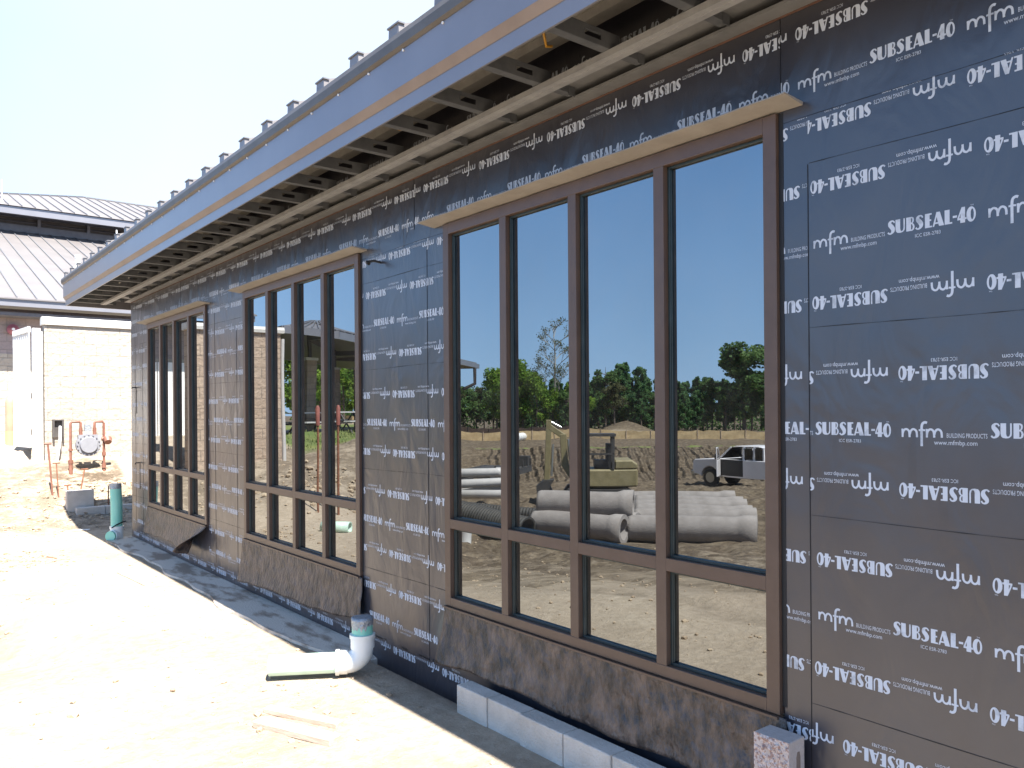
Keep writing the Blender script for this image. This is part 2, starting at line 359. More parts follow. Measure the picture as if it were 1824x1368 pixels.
# ------------------------------------------------------------------ terrain
RUTS = ((-3.0, 0.0), (-4.4, 0.4), (-5.6, 0.2), (-7.0, 1.0), (-9.0, 1.3))
def left_weight(x, y):
    a = np.degrees(np.arctan2(2.76 - x, np.maximum(y, 0.01)))
    return sstep(36, 29, a)
def hz(x, y, detail=True):
    x = np.asarray(x, float); y = np.asarray(y, float)
    s = left_weight(x, y)
    r = y * math.cos(YAW) + (2.76 - x) * math.sin(YAW)
    zr = np.interp(r, [0, 7, 12, 16.8, 21, 28, 36, 41, 47, 55, 75, 100, 200, 500], [0, 0, -0.72, -1.17, -1.02, -1.25, -2.0, -2.02, -0.65, -1.0, -1.55, -1.4, -1.0, -1.0])
    zl = np.interp(y, [12.7, 13.4, 14.2, 15.5, 17, 20, 26, 40, 80, 400], [0, 0.05, 0.44, 0.58, 0.94, 1.0, 0.82, 0.7, 0.3, -1])
    z = s * zl + (1 - s) * np.where(y < 0, np.minimum(zr, 0), zr)
    # spoil heaps left of the building
    for cx, cy, h, w in ((-2.6, 12.2, 0.42, 0.9), (-3.9, 13.4, 0.45, 1.0), (-5.2, 15.0, 0.35, 1.2), (-1.7, 13.6, 0.25, 0.7), (-58, 64, 1.0, 3.0), (-66.9, 65.9, 1.7, 3.2)):
        z = z + h * np.exp(-((x - cx) ** 2 + (y - cy) ** 2) / (w * w)) * (1 + 0.5 * fbm(x * 2.2, y * 2.2, 3))
    z = z - 0.3 * np.exp(-(((x - 0.35) / 0.6) ** 2 + ((y - 15.2) / 0.55) ** 2))
    if detail:
        d = np.hypot(x, y)
        rough = np.clip((-x - 0.45) / 0.7, 0, 1)
        rough = np.maximum(rough, sstep(12.2, 13.4, y))
        slope = np.clip(np.abs(zr - 0) * 1.0, 0, 1) * (1 - s) + s * sstep(12, 14, y)
        z = z + rough * (0.022 * fbm(x * 2.1, y * 2.1, 5, 0.55) + 0.012 * fbm(x * 9, y * 9, 3))
        calm = 1 - 0.9 * np.exp(-((x + 11.2) / 3.6) ** 4 - ((y - 12.3) / 2.9) ** 4)
        z = z + calm * slope * (0.1 + 0.08 * s) * (1.0 * fbm(x * 0.9 + 9, y * 0.9, 5, 0.62)) + calm * sstep(11, 16, r) * (1 - s) * (0.16 * fbm(x * 2.3, y * 2.3, 4, 0.7) + 0.12 * np.abs(fbm(x * 1.3 + 4, y * 1.3, 3)))
        # tread ridges on the cut bank beyond the pickup
        bank = sstep(40.5, 42, r) * sstep(48, 46, r) * (1 - s)
        t = (y * math.sin(YAW) - (2.76 - x) * math.cos(YAW))
        z = z + bank * 0.5 * fbm(x * 0.6, y * 0.6, 5, 0.6)
        # wheel ruts in the yard
        for off, ph in RUTS:
            q = x - off - 0.45 * np.sin(y * 0.22 + ph) + 0.12 * (y - 5)
            z = z - 0.045 * np.exp(-(q / 0.22) ** 2) * sstep(-2.2, -2.9, x)
    return z
def hz1(x, y): return float(hz(np.array([x]), np.array([y]))[0])

def axis(parts, lo, hi, growth):
    a = []
    for p0, p1, st in parts: a += list(np.arange(p0, p1, st))
    st = parts[-1][2]; p = a[-1]
    while p < hi: st *= growth; p += st; a.append(p)
    st = parts[0][2]; p = a[0]
    while p > lo: st *= growth; p -= st; a.insert(0, p)
    return np.array(a)
gx = axis([(-48, -26, 0.3), (-26, -13, 0.17), (-13, 2.5, 0.085)], -600, 120, 1.08)
gy = axis([(-1.5, 19.5, 0.095), (19.5, 34, 0.18), (34, 50, 0.3)], -160, 600, 1.08)
X, Y = np.meshgrid(gx, gy, indexing='ij')
Z = hz(X, Y)
nx, ny = X.shape
# sink the sheet a little beneath the wall footing and under the building
Z = np.where((X > -0.02) & (Y < 11.1), -0.06, Z)
verts = np.stack([X, Y, Z], -1).reshape(-1, 3)
ii = np.arange(nx * ny).reshape(nx, ny)
quads = np.stack([ii[:-1, :-1], ii[1:, :-1], ii[1:, 1:], ii[:-1, 1:]], -1).reshape(-1, 4)
def mesh_np(name, v, q, mats, smooth=False):
    me = bpy.data.meshes.new(name)
    v = np.asarray(v, np.float32); q = np.asarray(q, np.int32); k = q.shape[1]
    me.vertices.add(len(v)); me.vertices.foreach_set('co', v.ravel())
    me.loops.add(q.size); me.loops.foreach_set('vertex_index', q.ravel())
    me.polygons.add(len(q)); me.polygons.foreach_set('loop_start', np.arange(0, q.size, k, dtype=np.int32))
    me.polygons.foreach_set('use_smooth', np.full(len(q), smooth))
    for m in (mats if isinstance(mats, (list, tuple)) else [mats]): me.materials.append(m)
    me.update(calc_edges=True)
    return me

def groundmat():
    m = bpy.data.materials.new('sandy_soil'); m.use_nodes = True
    n, l = m.node_tree.nodes, m.node_tree.links; p = n['Principled BSDF']; p.inputs['Roughness'].default_value = 0.97
    p.inputs['Specular IOR Level'].default_value = 0.2
    tc = n.new('ShaderNodeTexCoord')
    def noise(sc, det=8, rg=0.6, st=None, dist=0):
        v = tc.outputs['Object']
        if st:
            mp = n.new('ShaderNodeMapping'); mp.inputs['Scale'].default_value = st; l.new(v, mp.inputs[0]); v = mp.outputs[0]
        z = n.new('ShaderNodeTexNoise'); z.inputs['Scale'].default_value = sc; z.inputs['Detail'].default_value = det
        z.inputs['Roughness'].default_value = rg; z.inputs['Distortion'].default_value = dist
        l.new(v, z.inputs['Vector']); return z.outputs[0]
    def ramp(src, a, b, ca, cb):
        r = n.new('ShaderNodeValToRGB'); e = r.color_ramp.elements
        e[0].position = a; e[1].position = b; e[0].color = (*ca, 1); e[1].color = (*cb, 1); l.new(src, r.inputs[0]); return r.outputs[0]
    def mix(f, a, b, bt='MIX'):
        x = n.new('ShaderNodeMix'); x.data_type = 'RGBA'; x.blend_type = bt
        if isinstance(f, float): x.inputs[0].default_value = f
        else: l.new(f, x.inputs[0])
        l.new(a, x.inputs[6]); l.new(b, x.inputs[7]); return x.outputs[2]
    base = ramp(noise(0.55, 9, 0.62), 0.36, 0.66, (0.37, 0.298, 0.225), (0.49, 0.413, 0.32))
    fine = ramp(noise(14, 9, 0.7), 0.3, 0.7, (0.62, 0.6, 0.56), (1.0, 1.0, 1.0))
    c = mix(0.85, base, fine, 'MULTIPLY')
    damp_shade = ramp(noise(0.8, 8, 0.66, (1, 1.7, 1), 0.6), 0.48, 0.6, (0, 0, 0), (1, 1, 1))
    dark = ramp(noise(5, 6), 0.3, 0.7, (0.12, 0.092, 0.06), (0.23, 0.18, 0.125))  # dark soil tone, also painted for the shade of rough ground
    at = n.new('ShaderNodeAttribute'); at.attribute_name = 'damp_shade'
    ml = n.new('ShaderNodeMath'); ml.operation = 'MULTIPLY'; ml.use_clamp = True; dm = n.new('ShaderNodeMath'); dm.inputs[1].default_value = 0.55; l.new(damp_shade, dm.inputs[0]); l.new(dm.outputs[0], ml.inputs[0]); l.new(at.outputs['Fac'], ml.inputs[1])
    c = mix(ml.outputs[0], c, dark)
    # broken dark clods where the soil has been worked, their shade painted in
    ac = n.new('ShaderNodeAttribute'); ac.attribute_name = 'churn_shade'
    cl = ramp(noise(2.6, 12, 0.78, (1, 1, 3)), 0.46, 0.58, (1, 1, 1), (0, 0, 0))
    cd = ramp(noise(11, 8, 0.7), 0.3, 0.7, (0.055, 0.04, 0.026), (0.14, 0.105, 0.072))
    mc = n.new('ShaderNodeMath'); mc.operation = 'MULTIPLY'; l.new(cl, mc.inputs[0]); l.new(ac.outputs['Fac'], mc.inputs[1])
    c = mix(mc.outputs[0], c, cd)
    ag = n.new('ShaderNodeAttribute'); ag.attribute_name = 'grass'
    gcol = ramp(noise(1.5, 8), 0.35, 0.65, (0.1, 0.14, 0.04), (0.22, 0.23, 0.08))
    gn = n.new('ShaderNodeMath'); gn.operation = 'ADD'; gm = n.new('ShaderNodeMapRange'); gm.inputs[1].default_value = 0.85; gm.inputs[2].default_value = 1.05
    l.new(ag.outputs['Fac'], gn.inputs[0]); l.new(noise(1.1, 6), gn.inputs[1]); l.new(gn.outputs[0], gm.inputs[0])
    c = mix(gm.outputs[0], c, gcol)
    l.new(c, p.inputs['Base Color'])
    ab = n.new('ShaderNodeAttribute'); ab.attribute_name = 'bank'
    td = n.new('ShaderNodeAttribute'); td.attribute_name = 'tdir'
    w1 = n.new('ShaderNodeMath'); w1.operation = 'MULTIPLY_ADD'; w1.inputs[1].default_value = 13.0; l.new(td.outputs['Fac'], w1.inputs[0])
    w0 = n.new('ShaderNodeMath'); w0.operation = 'MULTIPLY'; w0.inputs[1].default_value = 14.0; l.new(noise(0.35, 4), w0.inputs[0]); l.new(w0.outputs[0], w1.inputs[2])
    w2 = n.new('ShaderNodeMath'); w2.operation = 'SINE'; l.new(w1.outputs[0], w2.inputs[0])
    w3 = n.new('ShaderNodeMath'); w3.operation = 'MULTIPLY'; l.new(w2.outputs[0], w3.inputs[0]); l.new(ab.outputs['Fac'], w3.inputs[1])
    b0 = n.new('ShaderNodeBump'); b0.inputs['Strength'].default_value = 1.0; b0.inputs['Distance'].default_value = 0.12; l.new(w3.outputs[0], b0.inputs['Height'])
    b = n.new('ShaderNodeBump'); b.inputs['Strength'].default_value = 0.8; b.inputs['Distance'].default_value = 0.05
    l.new(noise(7, 10, 0.7), b.inputs['Height']); l.new(b0.outputs[0], b.inputs['Normal'])
    b2 = n.new('ShaderNodeBump'); b2.inputs['Strength'].default_value = 0.5; b2.inputs['Distance'].default_value = 0.01
    l.new(noise(60, 6, 0.6), b2.inputs['Height']); l.new(b.outputs[0], b2.inputs['Normal']); l.new(b2.outputs[0], p.inputs['Normal'])
    return m
M['ground'] = groundmat()
me = mesh_np('ground', verts, quads, M['ground'], True)
fx, fy = X.ravel(), Y.ravel()
rr = fy * math.cos(YAW) + (2.76 - fx) * math.sin(YAW)
sw = left_weight(fx, fy)
damp_shade_v = np.clip(0.15 + 0.85 * sstep(-3.0, -4.5, fx), 0, 1) * (1 - 0.6 * sw)
damp_shade_v = np.clip(damp_shade_v + 0.9 * sstep(7, 10, rr) * (1 - sw), 0, 1) + 1.0 * sstep(12, 16, rr) * (1 - sw) * (1 - sstep(84, 92, rr)) + 2.5 * (rr > 93)  # deeper in the yard this also paints the rough soil's shade
grassv = sw * sstep(15.2, 17.0, fy - 0.35 * (fx + 4)) * sstep(-3.8, -4.8, fx) * (rr < 70)
grassv = grassv + 0.75 * np.exp(-((rr - 49.5) / 1.6) ** 2) * (1 - sw)
rutv = 0
for off, ph in RUTS: rutv = rutv + np.exp(-((fx - off - 0.45 * np.sin(fy * 0.22 + ph) + 0.12 * (fy - 5)) / 0.27) ** 4) * sstep(-2.2, -2.9, fx) * (fy < 11)
tt = fy * math.sin(YAW) - (2.76 - fx) * math.cos(YAW)
churn_shade = sstep(9, 13, rr) * (1 - sw) * (1 - sstep(84, 92, rr)) + 0.62 * sw * sstep(11.2, 12.8, fy) * (fx < 0.9) * (fy < 16.3) + 0.25 * np.exp(-(((fx + 1.3) / 0.5) ** 2 + ((fy - 10.3) / 0.6) ** 2))
churn_shade = churn_shade + 0.9 * np.exp(-(((fx - 0.3) / 0.5) ** 2 + ((fy - 15.35) / 0.5) ** 2)) + 2 * (rr > 93) + 0.5 * rutv  # includes a dark patch painted for shade in the gas meter pit
bankv = sstep(39.5, 41, rr) * sstep(49, 47, rr) * (1 - sw) * sstep(-16, -13, tt) * sstep(2.5, 0, tt)
me.attributes.new('tdir', 'FLOAT', 'POINT').data.foreach_set('value', tt.astype(np.float32))
for nm, vals in (('churn_shade', np.clip(churn_shade, 0, 1)), ('bank', bankv), ('damp_shade', damp_shade_v), ('grass', np.clip(grassv, 0, 1))):
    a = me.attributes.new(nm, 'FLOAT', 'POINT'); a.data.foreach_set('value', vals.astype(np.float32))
tag(link('ground', me), kind='structure')

# ------------------------------------------------------------------ the wrapped building
WIN = [(1.67, 3.86), (4.90, 7.09), (8.13, 10.32)]
Z0, Z1 = 0.497, 2.702
YN, YF = -4.0, 11.157
bld = tag(empty('building', (0.0, 0.0, 0.0)), 'long low building under construction, its wall wrapped in black printed membrane under a metal eave', 'building')
XW = 0.02
w = MB()
edges = [YN] + [e for a, b in WIN for e in (a - 0.008, b + 0.008)] + [YF]
for i in range(0, len(edges), 2): w.box(XW, 0.3, edges[i], edges[i + 1], Z0 - 0.01, Z1 + 0.01)
w.box(XW, 0.3, YN, YF, Z1 + 0.01, 3.56)
w.box(XW, 0.3, YN, YF, -0.3, Z0 - 0.01)
w.box(0.3, 7.5, YF - 0.28, YF, -0.3, 3.56)                      # end wall
w.box(0.3, 7.5, YN, YN + 0.28, -0.3, 3.56)
w.box(0.45, 7.5, YN + 0.3, YF - 0.3, -0.32, -0.12)               # inside floor slab
wall = w.build('wall', M['membrane'], bld)

# windows: frame is the window's own mesh, panes are its sub-parts
JW = 0.055
for (y0, y1) in WIN:
    f = MB()
    mull = [y0 + 0.055 / 2 + (y1 - y0 - 0.055) * k / 4 for k in range(5)]
    for k, c in enumerate(mull): f.box(0.0, 0.14, c - JW / 2, c + JW / 2, Z0 if k in (0, 4) else Z0 + 0.05, Z1 if k in (0, 4) else Z1 - 0.062)
    ya, yb = mull[0] + JW / 2, mull[4] - JW / 2
    f.box(0.0, 0.14, ya, yb, Z0, Z0 + 0.05); f.box(0.0, 0.14, ya, yb, Z1 - 0.062, Z1)
    for k in range(4): f.box(0.0, 0.14, mull[k] + JW / 2, mull[k + 1] - JW / 2, 0.945, 0.999)
    f.cur = 1
    openings = []
    for k in range(4):
        a, b = mull[k] + JW / 2, mull[k + 1] - JW / 2
        for (za, zb) in ((Z0 + 0.05, 0.945), (0.999, Z1 - 0.062)):
            openings.append((a, b, za, zb))
            g = 0.012
            f.box(0.027, 0.041, b - g, b, za, zb); f.box(0.027, 0.041, a, a + g, za, zb)
            f.box(0.027, 0.041, a + g, b - g, za, za + g); f.box(0.027, 0.041, a + g, b - g, zb - g, zb)
            f.box(0.032, 0.0415, b - g - 0.004, b - g, za + g, zb - g)
    win = f.build('window', [M['frame'], M['frame_side']], bld, bevel=0.0015)
    for (a, b, za, zb) in openings:
        p = MB(); p.box(0.042, 0.048, a, b, za, zb); p.build('glass_pane', M['glass'], win)
    # tan flashing over the head, with a ragged outer lip
    h = MB()
    ny_ = 40; ys = np.linspace(y0 - 0.1, y1 + 0.115, ny_)
    lip = -0.098 + 0.0012 * np.array([math.sin(i * 1.7) + math.sin(i * 0.6) for i in range(ny_)])
    vs = []
    for i, y in enumerate(ys):
        zz = 2.712 + 0.0012 * math.sin(i * 0.9)
        vs += [(0.018, y, zz + 0.006), (lip[i], y, zz + 0.013), (lip[i] - 0.001, y, zz + 0.008), (0.018, y, zz - 0.006)]
    fs = []
    for i in range(ny_ - 1):
        for j in range(4): fs.append((i * 4 + j, i * 4 + (j + 1) % 4, (i + 1) * 4 + (j + 1) % 4, (i + 1) * 4 + j))
    fs += [(0, 1, 2, 3), tuple((ny_ - 1) * 4 + q for q in (3, 2, 1, 0))]
    h.add(vs, fs); h.build('head_flashing', M['head'], bld)
    # dark sealant gap down the near jamb
    s_ = MB(); s_.box(0.0182, 0.0195, y0 - 0.019, y0 - 0.001, Z0 + 0.03, Z1); s_.build('sealant_joint', M['black'], bld)

# loose membrane flaps hanging under each window
def flap(y0, y1, zb0, zb1, out0, out1, curl=False, seed=1):
    nu, nv = 90, 22
    vs = []; fs = []
    for i in range(nu):
        t = i / (nu - 1); y = y0 + (y1 - y0) * t
        zb = zb0 + (zb1 - zb0) * t + 0.012 * math.sin(9 * t + seed) + 0.006 * math.sin(31 * t)
        out = out0 + (out1 - out0) * t + 0.012 * math.sin(6 * t + seed * 2)
        for j in range(nv):
            q = j / (nv - 1)
            z = (Z0 - 0.004) + (zb - Z0) * q
            x = -0.004 - out * q ** 1.6
            yy = y + (t - 0.5) * 0.035 * q
            nse = float(fbm(np.array([y * 5 + seed * 7]), np.array([z * 9]), 4)[0])
            x += 0.012 * nse * min(1, q * 3)
            if curl:
                c = max(0.0, (0.16 - t) / 0.16) * q ** 1.5
                yy += 0.42 * c * (1 if c < 0.5 else 1.0); x -= 0.16 * math.sin(c * 2.4); z += 0.02 * c
            vs.append((x, yy, z))
    for i in range(nu - 1):
        for j in range(nv - 1):
            a = i * nv + j; fs.append((a, a + nv, a + nv + 1, a + 1))
    m = MB(); m.add(vs, fs, True); o = m.build('sill_flap', M['flap'], bld)
    sd = o.modifiers.new('thick', 'SOLIDIFY'); sd.thickness = 0.003; sd.offset = 0
    return o
flap(1.64, 3.86, 0.185, 0.185, 0.035, 0.05, seed=1)
flap(4.86, 7.12, 0.2, 0.13, 0.045, 0.05, seed=2)
flap(8.12, 10.34, 0.2, 0.2, 0.06, 0.05, curl=True, seed=3)
# ledge under each frame
for (y0, y1) in WIN:
    s_ = MB(); s_.box(-0.016, 0.0195, y0, y1, Z0 - 0.012, Z0 - 0.003); s_.build('sill_edge', M['frame'], bld)

# ---- printed lettering -------------------------------------------------------
def curve_mesh(splines=None, text=None, size=1.0):
    if text is None:
        cu = bpy.data.curves.new('tmp', 'CURVE'); cu.dimensions = '2D'; cu.fill_mode = 'BOTH'
        for pts in splines:
            sp = cu.splines.new('POLY'); sp.points.add(len(pts) - 1)
            for p, q in zip(sp.points, pts): p.co = (q[0], q[1], 0, 1)
            sp.use_cyclic_u = True
    else:
        cu = bpy.data.curves.new('tmp', 'FONT'); cu.body = text; cu.size = size; cu.resolution_u = 2
    o = bpy.data.objects.new('tmp', cu); COL.objects.link(o)
    dg = bpy.context.evaluated_depsgraph_get()
    me_ = bpy.data.meshes.new_from_object(o.evaluated_get(dg))
    me_.calc_loop_triangles()
    v = np.array([x.co[:2] for x in me_.vertices]); t = np.array([x.vertices[:] for x in me_.loop_triangles])
    bpy.data.objects.remove(o); bpy.data.curves.remove(cu); bpy.data.meshes.remove(me_)
    return v, t
def vstroke(pts, ws, sub=4):
    p = np.array(pts, float); k = len(p); ws = np.array(ws if hasattr(ws, '__len__') else [ws] * k, float)
    # Catmull-Rom resample
    out, ow = [], []
    for i in range(k - 1):
        p0, p1, p2, p3 = p[max(i - 1, 0)], p[i], p[i + 1], p[min(i + 2, k - 1)]
        for j in range(sub):
            t = j / sub
            out.append(0.5 * ((2 * p1) + (-p0 + p2) * t + (2 * p0 - 5 * p1 + 4 * p2 - p3) * t * t + (-p0 + 3 * p1 - 3 * p2 + p3) * t ** 3)); ow.append(ws[i] * (1 - t) + ws[i + 1] * t)
    out.append(p[-1]); ow.append(ws[-1]); out = np.array(out); ow = np.array(ow)
    d = np.gradient(out, axis=0); d /= np.linalg.norm(d, axis=1)[:, None] + 1e-9
    nrm = np.stack([-d[:, 1], d[:, 0]], 1)
    return np.concatenate([out + nrm * ow[:, None] / 2, (out - nrm * ow[:, None] / 2)[::-1]])
def ell(cx, cy, rx, ry, n=20): return [(cx + rx * math.cos(2 * math.pi * i / n), cy + ry * math.sin(2 * math.pi * i / n)) for i in range(n)]
G = {}
S_path = [(.50, .80), (.43, .93), (.28, .955), (.16, .84), (.18, .68), (.29, .54), (.38, .38), (.38, .2), (.27, .07), (.12, .05), (.02, .16)]
S_w = [.10, .10, .12, .22, .29, .32, .31, .24, .14, .10, .12]
G['S'] = [vstroke(S_path, S_w)]
G['U'] = [[(0, 1), (0, .3), (.04, .13), (.14, .03), (.33, 0), (.52, .03), (.65, .15), (.68, .32), (.68, 1), (.58, 1), (.58, .32), (.54, .17), (.45, .1), (.37, .16), (.34, .3), (.34, 1)]]
G['B'] = [[(0, 0), (0, 1), (.4, 1), (.52, .93), (.55, .78), (.52, .63), (.45, .54), (.55, .45), (.6, .28), (.55, .08), (.42, 0)],
          [(.34, .91), (.4, .9), (.44, .78), (.41, .62), (.34, .58)], [(.34, .48), (.42, .46), (.47, .29), (.43, .11), (.34, .09)]]
G['E'] = [[(0, 0), (0, 1), (.46, 1), (.46, .89), (.32, .89), (.32, .57), (.43, .57), (.43, .46), (.32, .46), (.32, .11), (.48, .11), (.48, 0)]]
G['A'] = [[(0, 0), (.27, 1), (.5, 1), (.78, 0), (.44, 0), (.40, .17), (.16, .17), (.11, 0)], [(.19, .28), (.37, .28), (.285, .66)]]
G['L'] = [[(0, 0), (0, 1), (.33, 1), (.33, .11), (.5, .11), (.5, 0)]]
G['-'] = [[(0, .36), (0, .51), (.28, .51), (.28, .36)]]
G['4'] = [[(.28, 1.0), (.5, 1.0), (.5, .27), (.6, .27), (.6, .14), (.5, .14), (.5, -.07), (.19, -.07), (.19, .14), (0, .14), (0, .27)], [(.12, .27), (.21, .27), (.21, .58)]]
G['0'] = [ell(.3, .42, .3, .52, 26), ell(.37, .42, .1, .37, 20)]
unit_v, unit_t, unit_x = [], [], []
def put(v, t, ox, oy, sx, sy):
    b = sum(len(a) for a in unit_v)
    unit_v.append(np.stack([v[:, 0] * sx + ox, v[:, 1] * sy + oy], 1)); unit_t.append(t + b); unit_x.append(np.full(len(t), -0.00005 * (len(unit_x) % 12)))
KX, KY = 0.267 / 6.02, 0.0445
x = 0
for ch, px in zip('SUBSEAL-40', (0, .58, 1.36, 2.02, 2.68, 3.2, 4.02, 4.56, 4.86, 5.45)):
    v, t = curve_mesh(G[ch]); put(v, t, px * KX, -0.022, KX, KY)
# "mfm" mark
def mshape(o):
    return [vstroke([(o + .0035, .027), (o + .004, .012), (o + .004, 0)], .0062), vstroke([(o + .004, .008), (o + .007, .020), (o + .0155, .026), (o + .0245, .019), (o + .0265, 0)], .0066),
            vstroke([(o + .0265, .008), (o + .030, .020), (o + .038, .026), (o + .0475, .019), (o + .0495, 0)], .0066)]
for st in mshape(.302) + mshape(.378) + [vstroke([(.366, -.028), (.366, 0), (.366, .030), (.3685, .043), (.376, .048), (.3825, .046)], [.0078] * 6), vstroke([(.357, .0225), (.366, .0235), (.377, .0225)], .0055)]:
    v, t = curve_mesh([st]); put(v, t, 0, -0.024, 1, 1)
def small(text, u0, u1, base, cap):
    v, t = curve_mesh(text=text); w_ = v[:, 0].max() - v[:, 0].min(); h_ = 0.72
    put(v - np.array([v[:, 0].min(), 0]), t, u0, base, (u1 - u0) / w_, cap / h_)
small('BUILDING PRODUCTS', .442, .558, -.0235, .0145)
small('www.mfmbp.com', .404, .530, -.046, .0150)
small('ICC ESR-2783', .088, .166, -.046, .0115)
small('TM', .253, .262, .022, .0045)
UV = np.concatenate(unit_v); UT = np.concatenate(unit_t); PER = 0.5675
UX = np.concatenate(unit_x); UT3 = np.concatenate([UV[UT], np.repeat(UX[:, None, None], 3, 1)], -1)                                   # triangles, (n,3,2): u (reading direction), v (up)

def clip_poly(p, ax, lim, sign):
    out = []
    for i in range(len(p)):
        a, b = p[i], p[(i + 1) % len(p)]
        ia, ib = sign * (a[ax] - lim) >= 0, sign * (b[ax] - lim) >= 0
        if ia: out.append(a)
        if ia != ib:
            t = (lim - a[ax]) / (b[ax] - a[ax]); out.append((a[0] + (b[0] - a[0]) * t, a[1] + (b[1] - a[1]) * t, a[2]))
    return out
class Letters:
    def __init__(s): s.tri = []
    def row(s, y0, y1, z, inv, phase, zc0=-9, zc1=9):
        """a printed row on y0..y1 at height z; phase = y of one S; clipped to the sheet's edges"""
        k0 = math.floor((y0 - phase) / PER) - 1; k1 = math.ceil((y1 - phase) / PER) + 1
        for k in range(k0, k1 + 1):
            S = phase + k * PER
            T = UT3.copy()
            if inv: T[..., 0] = S + UT3[..., 0]; T[..., 1] = z - UT3[..., 1]
            else: T[..., 0] = S - UT3[..., 0]; T[..., 1] = z + UT3[..., 1]
            mn = T.min(1); mx = T.max(1)
            inside = (mn[:, 0] >= y0) & (mx[:, 0] <= y1) & (mn[:, 1] >= zc0) & (mx[:, 1] <= zc1)
            outside = (mx[:, 0] <= y0) | (mn[:, 0] >= y1) | (mx[:, 1] <= zc0) | (mn[:, 1] >= zc1)
            if inside.any(): s.tri.append(T[inside])
            ext = []
            for q in T[~inside & ~outside]:
                p = [tuple(a) for a in q]
                for ax, lim, sg in ((0, y0, 1), (0, y1, -1), (1, zc0, 1), (1, zc1, -1)):
                    if p: p = clip_poly(p, ax, lim, sg)
                for i in range(1, len(p) - 1): ext.append([p[0], p[i], p[i + 1]])
            if ext: s.tri.append(np.array(ext))
    def build(s, name, x, parent):
        T = np.concatenate(s.tri).reshape(-1, 3)
        v = np.stack([x + T[:, 2], T[:, 0], T[:, 1]], 1)
        q = np.arange(len(T)).reshape(-1, 3)
        # make every face look towards -x
        a, b, c = T[q[:, 0]], T[q[:, 1]], T[q[:, 2]]
        area = (b[:, 0] - a[:, 0]) * (c[:, 1] - a[:, 1]) - (b[:, 1] - a[:, 1]) * (c[:, 0] - a[:, 0])
        q[area > 0] = q[area > 0][:, ::-1]
        me_ = mesh_np(name, v, q, M['letter']); return link(name, me_, parent)
LT = Letters()
ROWS = [(2.62, 1, 1.322), (2.40, 1, 1.276), (2.21, 0, 1.269), (1.99, 1, 1.271), (1.73, 1, 0.969), (1.55, 0, 1.531), (1.352, 1, 0.969), (1.087, 1, 1.261), (0.90, 0, 1.26), (0.70, 1, 1.271), (0.455, 1, 1.168), (0.26, 0, 1.21), (0.085, 1, 1.25)]
SEAMS = [(2.49, 'l'), (1.905, 'l'), (1.238, 'l'), (0.569, 'l')]
for z, inv, ph in ROWS:
    LT.row(YN, 1.553, z, inv, ph, 0.0, 2.66)
    LT.row(1.555, 1.655, z, inv, ph + (0.31 if inv else 0.24), 0.0, 2.66)
P23 = {2.40: 3.99, 2.21: 4.72, 1.99: 4.127, 1.73: 4.211, 1.55: 4.821, 1.352: 4.211, 1.087: 4.284, 0.90: 4.892, 0.70: 4.27, 0.26: 4.805, 0.085: 4.224, 2.62: 4.25, 0.455: 4.15}
for z, inv, ph in ROWS:
    LT.row(3.885, 4.875, z, inv, P23[z], 0.12, 2.66)
    LT.row(7.115, 8.105, z, inv, P23[z] + 0.19 + 0.1 * math.sin(z * 9), 0.12, 2.66)
    LT.row(10.345, 11.12, z, inv, P23[z] + 0.31 + 0.1 * math.sin(z * 5), 0.02, 2.66)
for (a, b) in ((3.62, 4.88), (4.88, 7.1), (7.1, 8.12), (8.12, 10.34)):
    LT.row(a, b, 0.085, 1, 4.224, 0.0, 0.2)
for z, inv, p in ((2.964, 1, (1.331, 0.42, 0.2)), (2.791, 0, (1.325, 0.44, 0.11))):
    LT.row(YN, 1.66, z, inv, p[0], 2.66, 3.05); LT.row(1.66, 4.2, z, inv, p[1], 2.66, 3.05)
    LT.row(4.2, 9.0, z, inv, p[2], 2.66, 3.05); LT.row(9.0, 11.15, z, inv, p[2] + 0.2, 2.66, 3.05)
for z, inv, p in ((3.25, 0, 0.8), (3.42, 1, 0.3)): LT.row(YN, YF, z, inv, p, 3.1, 3.5)
let = LT.build('lettering', XW - 0.0004, wall)
let['label'] = 'white printed lettering repeated in rows, every other row upside down'

# lap lines of the sheets (thin raised edges)
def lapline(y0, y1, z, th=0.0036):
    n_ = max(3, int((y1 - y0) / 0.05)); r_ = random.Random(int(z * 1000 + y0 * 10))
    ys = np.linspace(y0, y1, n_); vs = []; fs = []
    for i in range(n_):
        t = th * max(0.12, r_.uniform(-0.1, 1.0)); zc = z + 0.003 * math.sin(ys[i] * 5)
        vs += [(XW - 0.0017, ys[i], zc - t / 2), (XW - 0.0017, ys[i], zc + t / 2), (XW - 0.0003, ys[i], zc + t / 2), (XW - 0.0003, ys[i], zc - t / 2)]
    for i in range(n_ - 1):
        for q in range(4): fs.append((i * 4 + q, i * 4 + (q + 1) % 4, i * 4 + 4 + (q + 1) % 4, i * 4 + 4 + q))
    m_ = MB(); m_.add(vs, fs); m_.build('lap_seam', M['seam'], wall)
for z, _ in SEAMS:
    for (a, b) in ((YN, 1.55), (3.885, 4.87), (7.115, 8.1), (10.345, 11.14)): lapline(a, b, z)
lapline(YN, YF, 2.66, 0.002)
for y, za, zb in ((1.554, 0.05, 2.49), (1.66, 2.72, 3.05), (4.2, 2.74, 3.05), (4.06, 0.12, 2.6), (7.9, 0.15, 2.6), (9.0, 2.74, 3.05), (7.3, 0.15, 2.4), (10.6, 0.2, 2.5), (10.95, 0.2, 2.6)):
    m_ = MB(); m_.box(XW - 0.0021, XW - 0.0005, y - 0.0012, y + 0.0012, za, zb); m_.build('lap_seam', M['seam'], wall)

